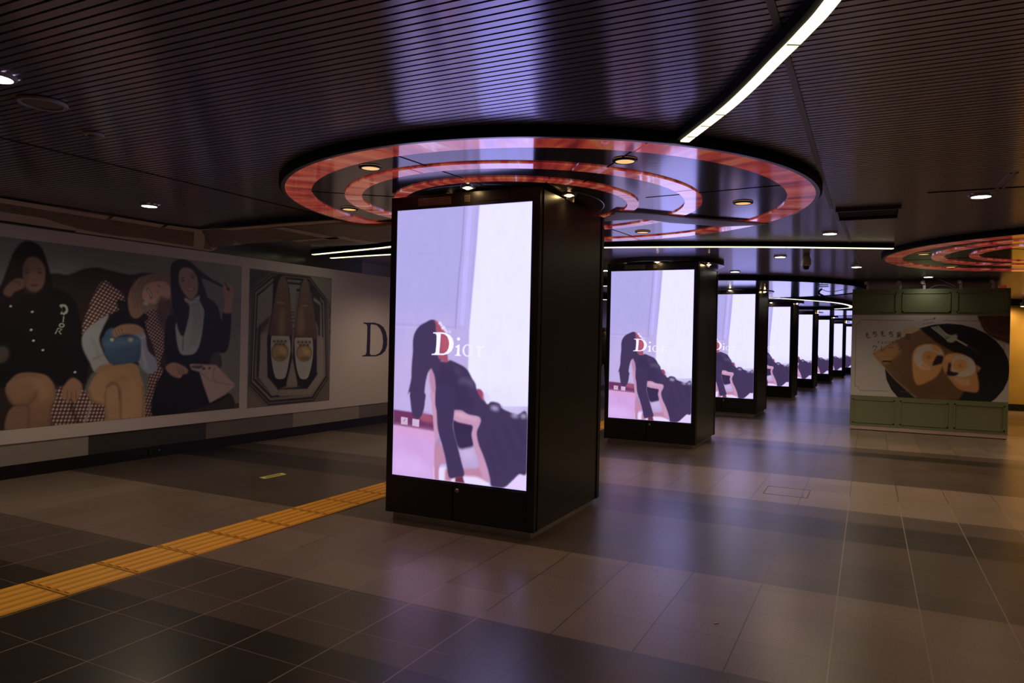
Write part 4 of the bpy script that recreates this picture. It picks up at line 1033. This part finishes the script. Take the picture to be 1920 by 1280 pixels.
# ================================================================== FLOOR ITEMS
# yellow tactile paving: each tile a thing is too fine; one strip laid with tile joints as parts
def tactile(y0, n, x0):
    for i in range(n):
        ya = y0+i*.4455
        yield ya
ty0 = 2.590
tx0, tx1 = -4.567, -4.125
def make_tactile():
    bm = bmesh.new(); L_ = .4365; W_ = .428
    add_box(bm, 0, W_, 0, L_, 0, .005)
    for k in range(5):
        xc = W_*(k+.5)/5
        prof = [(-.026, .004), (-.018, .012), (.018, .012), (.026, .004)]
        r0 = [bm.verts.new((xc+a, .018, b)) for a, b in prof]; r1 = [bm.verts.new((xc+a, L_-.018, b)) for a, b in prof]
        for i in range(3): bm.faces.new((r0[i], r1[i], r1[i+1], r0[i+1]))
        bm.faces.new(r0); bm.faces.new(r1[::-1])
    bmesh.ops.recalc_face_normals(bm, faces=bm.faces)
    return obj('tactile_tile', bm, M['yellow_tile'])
tt = make_tactile()
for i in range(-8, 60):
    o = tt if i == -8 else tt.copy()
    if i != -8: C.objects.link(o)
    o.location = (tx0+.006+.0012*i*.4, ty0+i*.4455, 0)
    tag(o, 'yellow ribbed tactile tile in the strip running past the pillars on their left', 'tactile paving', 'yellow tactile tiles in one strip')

# luminous sticker
o = empty('floor_sticker', (-5.78, 5.85, 0), .0)
prism('film', [(-.055, -.15), (.042, -.17), (.055, .14), (-.045, .175)], 0, .0012, M['sticker'], o)
prism('print', [(-.022, -.11), (.016, -.115), (.022, .10), (-.016, .11)], .0012, .0016, M['sticker_dark'], o)
tag(o, 'small yellow-green luminous sticker on the grey floor left of tactile strip', 'floor sticker')
# hatch in the floor
o = empty('floor_hatch', (-.737, 8.075, 0))
bm = bmesh.new()
for q in ((-.215, .215, -.235, -.229), (-.215, .215, .200, .206), (-.215, -.209, -.235, .206), (.209, .215, -.235, .206)): add_box(bm, *q, 0, .0012)
obj('frame', bm, M['grime'], o)
lathe('lifting_hole', [(0, .001), (.010, .001), (.012, .0)], -.17, .15, 0, M['steel'], o, 16)
lathe('lifting_hole', [(0, .001), (.010, .001), (.012, .0)], .17, -.18, 0, M['black'], o, 16)
tag(o, 'square tiled floor hatch with thin dark frame, right of the closest pillar', 'floor hatch')
o = obj('paper_scrap', (lambda bm: (add_box(bm, -.014, .014, -.006, .006, 0, .003), bmesh.ops.triangulate(bm, faces=bm.faces[:]), bm)[2])(bmesh.new()), M['scrap'])
o.location = (-.723, 4.067, 0); o.rotation_euler.z = .9
tag(o, 'tiny pale scrap lying on the floor in the foreground', 'paper scrap')

# ================================================================== BOOTH
BX0, BX1, BY, BROT = -.287, 2.166, 14.8, .035
booth = empty('shop_booth', (BX0, BY, 0))
BW = BX1-BX0; BD = 1.6
box('core', 0, BW, .02, BD, .07, 2.605, M['booth_green'], booth)
box('skirting', .004, BW-.004, -.006, BD-.02, .014, .080, M['skirt'], booth)
box('kick_shadow_strip', .02, BW-.02, .004, BD-.03, 0, .014, M['black_matte'], booth)  # matte black strip standing in for the shadow line under the skirting
box('drip_edge', -.002, BW+.002, -.012, .01, .080, .088, M['booth_green'], booth)
def panel_row(z0, z1, splits):
    bm = bmesh.new(); add_box(bm, 0, BW, .0, .03, z0, z1); 
    bmesh.ops.recalc_face_normals(bm, faces=bm.faces); obj('panel_band', bm, M['booth_green'], booth)
    for a, b in splits:
        bm = bmesh.new(); t = .022
        for q, (za, zb_) in (((a, b), (z1-.085, z1-.085+t)), ((a, b), (z0+.055, z0+.055+t))): add_box(bm, q[0], q[1], -.014, .002, za, zb_)
        add_box(bm, a, a+t, -.014, .002, z0+.055, z1-.085+t); add_box(bm, b-t, b, -.014, .002, z0+.055, z1-.085+t)
        bmesh.ops.recalc_face_normals(bm, faces=bm.faces); obj('panel_moulding', bm, M['booth_green'], booth)
panel_row(2.130, 2.605, [(.04, .73), (.82, 1.57), (1.66, 2.41)])
panel_row(.082, .640, [(.04, .73), (.82, 1.57), (1.66, 2.41)])
def booth_proj(x, y):
    d = ray(x, y); t = BY/d[1]; return (d[0]*t-BX0, CAM.z+t*d[2])
K = Canvas(0, BW, .640, 2.130, 330, 200, booth_proj, (112, 92, 92), (112, 92, 92), .62)
c = K; c.at(1580, 520, 4.0)
c.ell(785, 690, 468, 345, (14, 13, 16), .5)
c.poly([(1027, 270), (1035, 350), (1075, 415), (1130, 455), (1190, 478), (1275, 486), (1275, 270)], (46, 24, 20), .8)
c.line([(1045, 320), (1090, 400), (1180, 440), (1260, 450)], 5, (74, 44, 34), 1)
c.line([(1100, 300), (1140, 370), (1260, 400)], 4, (66, 38, 30), 1)
c.poly([(470, 380), (540, 365), (590, 395), (440, 470), (390, 480)], (118, 88, 74), 2, False)
c.poly([(222, 572), (400, 470), (585, 392), (690, 478), (830, 560), (1035, 676), (1000, 720), (870, 915), (560, 915), (420, 780), (300, 660)], (80, 48, 34), 1, False, col2=(62, 38, 26))
c.poly([(222, 572), (400, 480), (440, 560), (330, 650), (290, 640)], (118, 76, 46), 3, False, .8)
c.line([(225, 578), (400, 770), (560, 912)], 5, (116, 84, 66), .6, sm=False)
c.poly([(420, 700), (560, 800), (700, 830), (640, 900), (540, 880)], (54, 30, 22), 8, op=.5)
c.poly([(522, 640), (530, 560), (575, 512), (660, 500), (730, 528), (765, 590), (748, 665), (700, 745), (590, 802), (550, 795), (528, 730)], (142, 92, 54), .8, col2=(120, 74, 42))
c.poly([(535, 610), (570, 530), (650, 505), (735, 545), (745, 590), (690, 560), (620, 560), (600, 620), (640, 660), (660, 690), (600, 690), (560, 660)], (130, 106, 100), 1.2)
c.ell(645, 596, 50, 46, (140, 84, 46), 1.2); c.ell(645, 596, 16, 14, (110, 60, 34), 2); c.ell(700, 530, 36, 20, (140, 84, 48), 1.5, .5); c.ell(620, 670, 34, 22, (142, 90, 56), 1.5, .5)
c.poly([(690, 612), (712, 584), (755, 592), (748, 640), (720, 652), (672, 660)], (26, 16, 20), .8)
c.poly([(748, 640), (780, 585), (850, 566), (930, 590), (985, 640), (1005, 720), (1020, 800), (1012, 856), (960, 858), (870, 835), (810, 770), (760, 700)], (140, 90, 54), .8, col2=(118, 70, 42))
c.poly([(830, 600), (900, 585), (975, 620), (995, 700), (940, 740), (860, 740), (820, 700)], (132, 108, 102), 1.2)
c.ell(880, 660, 56, 48, (142, 90, 50), 1.2); c.line([(864, 655), (896, 668)], 5, (96, 50, 30), 1); c.line([(882, 645), (880, 680)], 5, (96, 50, 30), 1); c.ell(800, 600, 34, 24, (146, 94, 56), 1.5)
c.ell(900, 780, 60, 28, (134, 88, 58), 1.5, .3); c.line([(820, 740), (880, 770), (950, 770)], 8, (120, 98, 92), 1)
c.poly([(795, 640), (815, 650), (810, 700), (870, 715), (840, 738), (780, 732), (785, 690)], (24, 15, 19), .8)
c.poly([(1000, 655), (1035, 678), (1015, 712)], (110, 74, 48), .8, False)
FK = (112, 96, 90)
for q in range(4): c.line([(664+q*16, 372-q*3), (740+q*14, 432-q*2), (790+q*16, 474-q*12)], 7, FK, .5)
c.poly([(780, 470), (840, 428), (858, 440), (850, 470), (812, 488)], FK, .6); c.line([(845, 462), (935, 512)], 13, FK, .5, sm=False); c.line([(935, 512), (1020, 562)], 9, (44, 34, 34), 1, sm=False)
LN = (72, 52, 52)
for P_ in ([(133, 318), (530, 322)], [(745, 323), (1020, 326)], [(133, 320), (128, 340), (100, 352), (98, 440)], [(98, 440), (92, 812)], [(92, 812), (118, 822), (128, 846), (345, 852)], [(1212, 500), (1212, 560)]):
    c.line(P_, 4, LN, .4, sm=False)
c.line([(430, 856), (880, 880)], 4, (60, 36, 28), .5, sm=False)
# small arched lettering above the plate
TX = (56, 42, 44)
for r_, n_ in ((0, 9), (1, 8)):
    for q in range(n_):
        x = 604+q*11; y = 322-q*1.6+r_*26
        c.line([(x, y-7), (x, y+7)], 3, TX, .3, .8, False); c.line([(x-3, y-(q % 3)*3), (x+6, y+(q % 2)*4)], 3, TX, .3, .8, False)
c.ell(688, 306, 8, 7, TX, .4)
# hand lettering strokes
def glyph(strokes, x, y, s_, w_=7, rot=0, col=(46, 36, 38)):
    ca, sa = math.cos(rot), math.sin(rot)
    for st in strokes:
        c.line([(x+s_*((a-.5)*ca-(b-.5)*sa), y+s_*((a-.5)*sa+(b-.5)*ca)) for a, b in st], w_, col, .3)
MO = [[(.42, .02), (.36, .5), (.42, .9), (.68, .96), (.85, .76)], [(.12, .32), (.62, .26)], [(.12, .58), (.62, .52)]]
CHI = [[(.12, .26), (.85, .2)], [(.45, .02), (.26, .56), (.55, .44), (.82, .6), (.72, .88), (.38, .96)]]
SHOKU = [[(.5, .0), (.08, .36)], [(.5, .0), (.94, .34)], [(.3, .32), (.72, .32)], [(.28, .44), (.74, .44), (.74, .66), (.28, .66), (.28, .44)], [(.28, .66), (.22, .96), (.46, .86)], [(.5, .7), (.9, .96)], [(.5, .34), (.5, .44)], [(.28, .55), (.74, .55)]]
KAN = [[(.1, .12), (.9, .12)], [(.1, .12), (.06, .6)], [(.22, .26), (.5, .26)], [(.22, .38), (.5, .38), (.5, .54), (.22, .54), (.22, .38)], [(.62, .0), (.72, .44), (.94, .56)], [(.86, .28), (.62, .56)], [(.12, .72), (.08, .88)], [(.3, .68), (.34, .92), (.66, .92), (.7, .8)], [(.5, .66), (.56, .78)], [(.82, .68), (.92, .82)]]
for g, x, y, r in ((MO, 188, 432, .05), (CHI, 240, 424, 0), (MO, 302, 420, 0), (CHI, 362, 424, 0), (SHOKU, 422, 430, 0), (KAN, 490, 442, .1)):
    glyph(g, x, y, 44, 6.5, r)
KU = [[(.4, .0), (.14, .42)], [(.34, .2), (.86, .2), (.7, .6), (.3, .98)]]
RE = [[(.3, .04), (.3, .92), (.88, .55)]]
BO = [[(.08, .5), (.92, .48)]]
PU = [[(.1, .2), (.82, .2), (.68, .62), (.3, .96)], [(.86, .0), (.98, .06), (.9, .16), (.82, .08), (.86, .0)]]
for g, x, y in ((KU, 240, 530), (RE, 300, 532), (BO, 362, 526), (PU, 426, 526)): glyph(g, x, y, 44, 6, 0, (60, 44, 42))
TE = [[(.2, .14), (.8, .1)], [(.06, .42), (.94, .42)], [(.5, .14), (.5, .6), (.3, .96)]]; YO = [[(.2, .4), (.8, .4), (.8, .95), (.2, .95)], [(.25, .66), (.8, .66)]]
KO = [[(.12, .2), (.84, .2), (.84, .86), (.1, .86)]]; BA = [[(.36, .2), (.06, .9)], [(.6, .2), (.92, .9)], [(.8, .02), (.88, .14)], [(.94, .0), (1., .1)]]; NA = [[(.06, .36), (.94, .36)], [(.52, .04), (.5, .56), (.26, .96)]]
for i, g in enumerate((TE, YO, KO, BA, NA, NA)): glyph(g, 268+i*27, 486, 18, 4, 0, (64, 48, 48))
for q in range(15): c.line([(262+q*10, 592), (267+q*10, 592+(q % 3)*3)], 3, (70, 44, 34), .4, .7, False)
c.poly([(296, 622), (366, 624), (366, 636), (296, 634)], (30, 20, 20), .5, False)
c.mottle(.05, 9, 20)
K.mesh('food_poster', ((0, -.004, 0), (1, 0, 0), (0, 0, 1)), M['print'], booth)
box('poster_edge', 0, BW, -.003, .03, .640, 2.130, M['poster_white'], booth)
tag(booth, 'sage green panelled booth wall with a large food poster', 'booth')

# lamps clipped along the top edge of the booth
cl_lab = ['leftmost', 'second from left', 'middle', 'fourth from left', 'rightmost']
def make_clip():
    r = empty('clip_lamp')
    box('clamp', -.022, .022, -.02, .03, -.04, .035, M['white_plastic'], r, .004)
    tube('arm', [(0, 0, .03), (.012, 0, .06), (-.01, 0, .085)], .008, M['steel'], r)
    hd = lathe('lamp_head', [(0, .0), (.02, .0), (.036, -.05), (.033, -.05), (.0, -.01)], 0, 0, 0, M['white_plastic'], r, 20)
    hd.location = (-.012, -.01, .105); hd.rotation_euler = (-.9, .5, 0)
    return r
cl = make_clip()
for i, px in enumerate((1627, 1688, 1733, 1802, 1863)):
    o = cl if i == 0 else copy_tree(cl)
    d = ray(px, 541); t = BY/d[1]
    o.location = (d[0]*t, BY+.02, 2.635)
    tag(o, '%s of five small pale clip lamps on top of the green booth' % cl_lab[i], 'clip lamp', 'clip lamps on the booth')
o = box('red_marker_box', -.06, .06, -.03, .03, 0, .045, M['red']); o.location = (2.05, BY+.06, 2.606)
tag(o, 'small red box on the top right corner of the green booth', 'box')
o = tube('loose_cable', [(.95, 14.86, 2.61), (1.05, 14.84, 2.66), (1.2, 14.84, 2.665), (1.35, 14.86, 2.625), (1.22, 14.9, 2.72), (1.1, 14.95, 2.79)], .004, M['white_plastic'])
tag(o, 'pale loose cable looping from ceiling down to booth top', 'cable')

# warm track lamps near the gold wall
for i, (x, y) in enumerate(((3.3, 20.9), (3.95, 20.9), (4.6, 20.9), (5.3, 20.9))):
    if i < 2:
        o = empty('track_spotlight', (x, y, 0))
        box('stem', -.01, .01, -.01, .01, ZC-.10, ZC, M['steel'], o)
        h_ = lathe('lamp_head', [(0, -.02), (.045, -.02), (.05, .06), (.02, .09), (0, .09)], 0, 0, ZC-.19, M['steel'], o, 20)
        lathe('bulb', [(0, -.026), (.04, -.024), (.042, -.018)], 0, 0, ZC-.19, M['wash_warm'], h_, 20)
        tag(o, ['warm glowing spotlight just right of the booth top, left of two', 'warm glowing spotlight at the right edge near gold wall, right of two'][i], 'spotlight', 'spotlights on the gold wall')
    lamp('gold_wall_wash', 'SPOT', (x, y, ZC-.24), 52, (1, .60, .20), .05, 120, 1, (math.radians(35), 0, 0))
lamp('gold_wall_wash', 'SPOT', (3.5, 17, ZC-.1), 60, (1, .55, .2), .08, 150)

# ================================================================== DISTANT PERSON in the gap between the first two pillars
def skin_fig():
    V = [((0, 0, .98), .125), ((0, 0, 1.18), .13), ((0, 0, 1.42), .15), ((0, 0, 1.56), .055), ((0, 0, 1.64), .06),
         ((.09, 0, .88), .09), ((.10, .04, .50), .062), ((.10, -.02, .10), .042), ((.10, .10, .045), .035),
         ((-.09, 0, .88), .09), ((-.10, .10, .50), .062), ((-.10, -.10, .12), .042), ((-.10, .02, .045), .035),
         ((.20, 0, 1.44), .06), ((.25, -.02, 1.17), .042), ((.23, .08, .95), .032),
         ((-.20, 0, 1.44), .06), ((-.25, .0, 1.17), .042), ((-.23, -.06, .95), .032)]
    E = [(0, 1), (1, 2), (2, 3), (3, 4), (0, 5), (5, 6), (6, 7), (7, 8), (0, 9), (9, 10), (10, 11), (11, 12), (2, 13), (13, 14), (14, 15), (2, 16), (16, 17), (17, 18)]
    me = bpy.data.meshes.new('body'); me.from_pydata([v[0] for v in V], E, []); me.update()
    o = bpy.data.objects.new('body', me); C.objects.link(o)
    md = o.modifiers.new('skin', 'SKIN'); 
    for i, (p_, r) in enumerate(V): me.skin_vertices[0].data[i].radius = (r, r*.8)
    me.skin_vertices[0].data[0].use_root = True
    o.modifiers.new('sub', 'SUBSURF').levels = 2
    dg = bpy.context.evaluated_depsgraph_get(); m2 = bpy.data.meshes.new_from_object(o.evaluated_get(dg)); bpy.data.objects.remove(o)
    m2.materials.clear(); m2.materials.append(M['cloth_dark']); o = bpy.data.objects.new('clothed_body', m2); C.objects.link(o)
    return o
per = empty('person', (-6.93, 19.95, 0), .6); per.scale = (1.07, 1.07, 1.07)
b_ = skin_fig(); b_.parent = per
hd = lathe('head', [(0, 1.57), (.045, 1.58), (.07, 1.62), (.078, 1.69), (.07, 1.75), (.045, 1.785), (0, 1.795)], 0, 0, 0, M['skin'], per, 20, smooth=True)
hr = lathe('hair', [(.082, 1.66), (.086, 1.72), (.076, 1.775), (.045, 1.805), (0, 1.812)], 0, .008, 0, M['cloth_dark'], per, 20, smooth=True)
for sx in (-1, 1):
    hnd = lathe('hand', [(0, -.07), (.02, -.06), (.028, -.02), (.022, .03), (0, .035)], .235*sx, .08 if sx > 0 else -.06, .92, M['skin'], per, 12, smooth=True)
tag(per, 'person in dark clothes far away in the slit between the first two pillars', 'person')
o = wall_seg('lit_wall_sign', 22.0, 25.0, 2.1, 2.45, .03, M['orange_glow'], .05)
tag(o, 'orange lit wall panel glimpsed in the slit between first two pillars', 'sign')
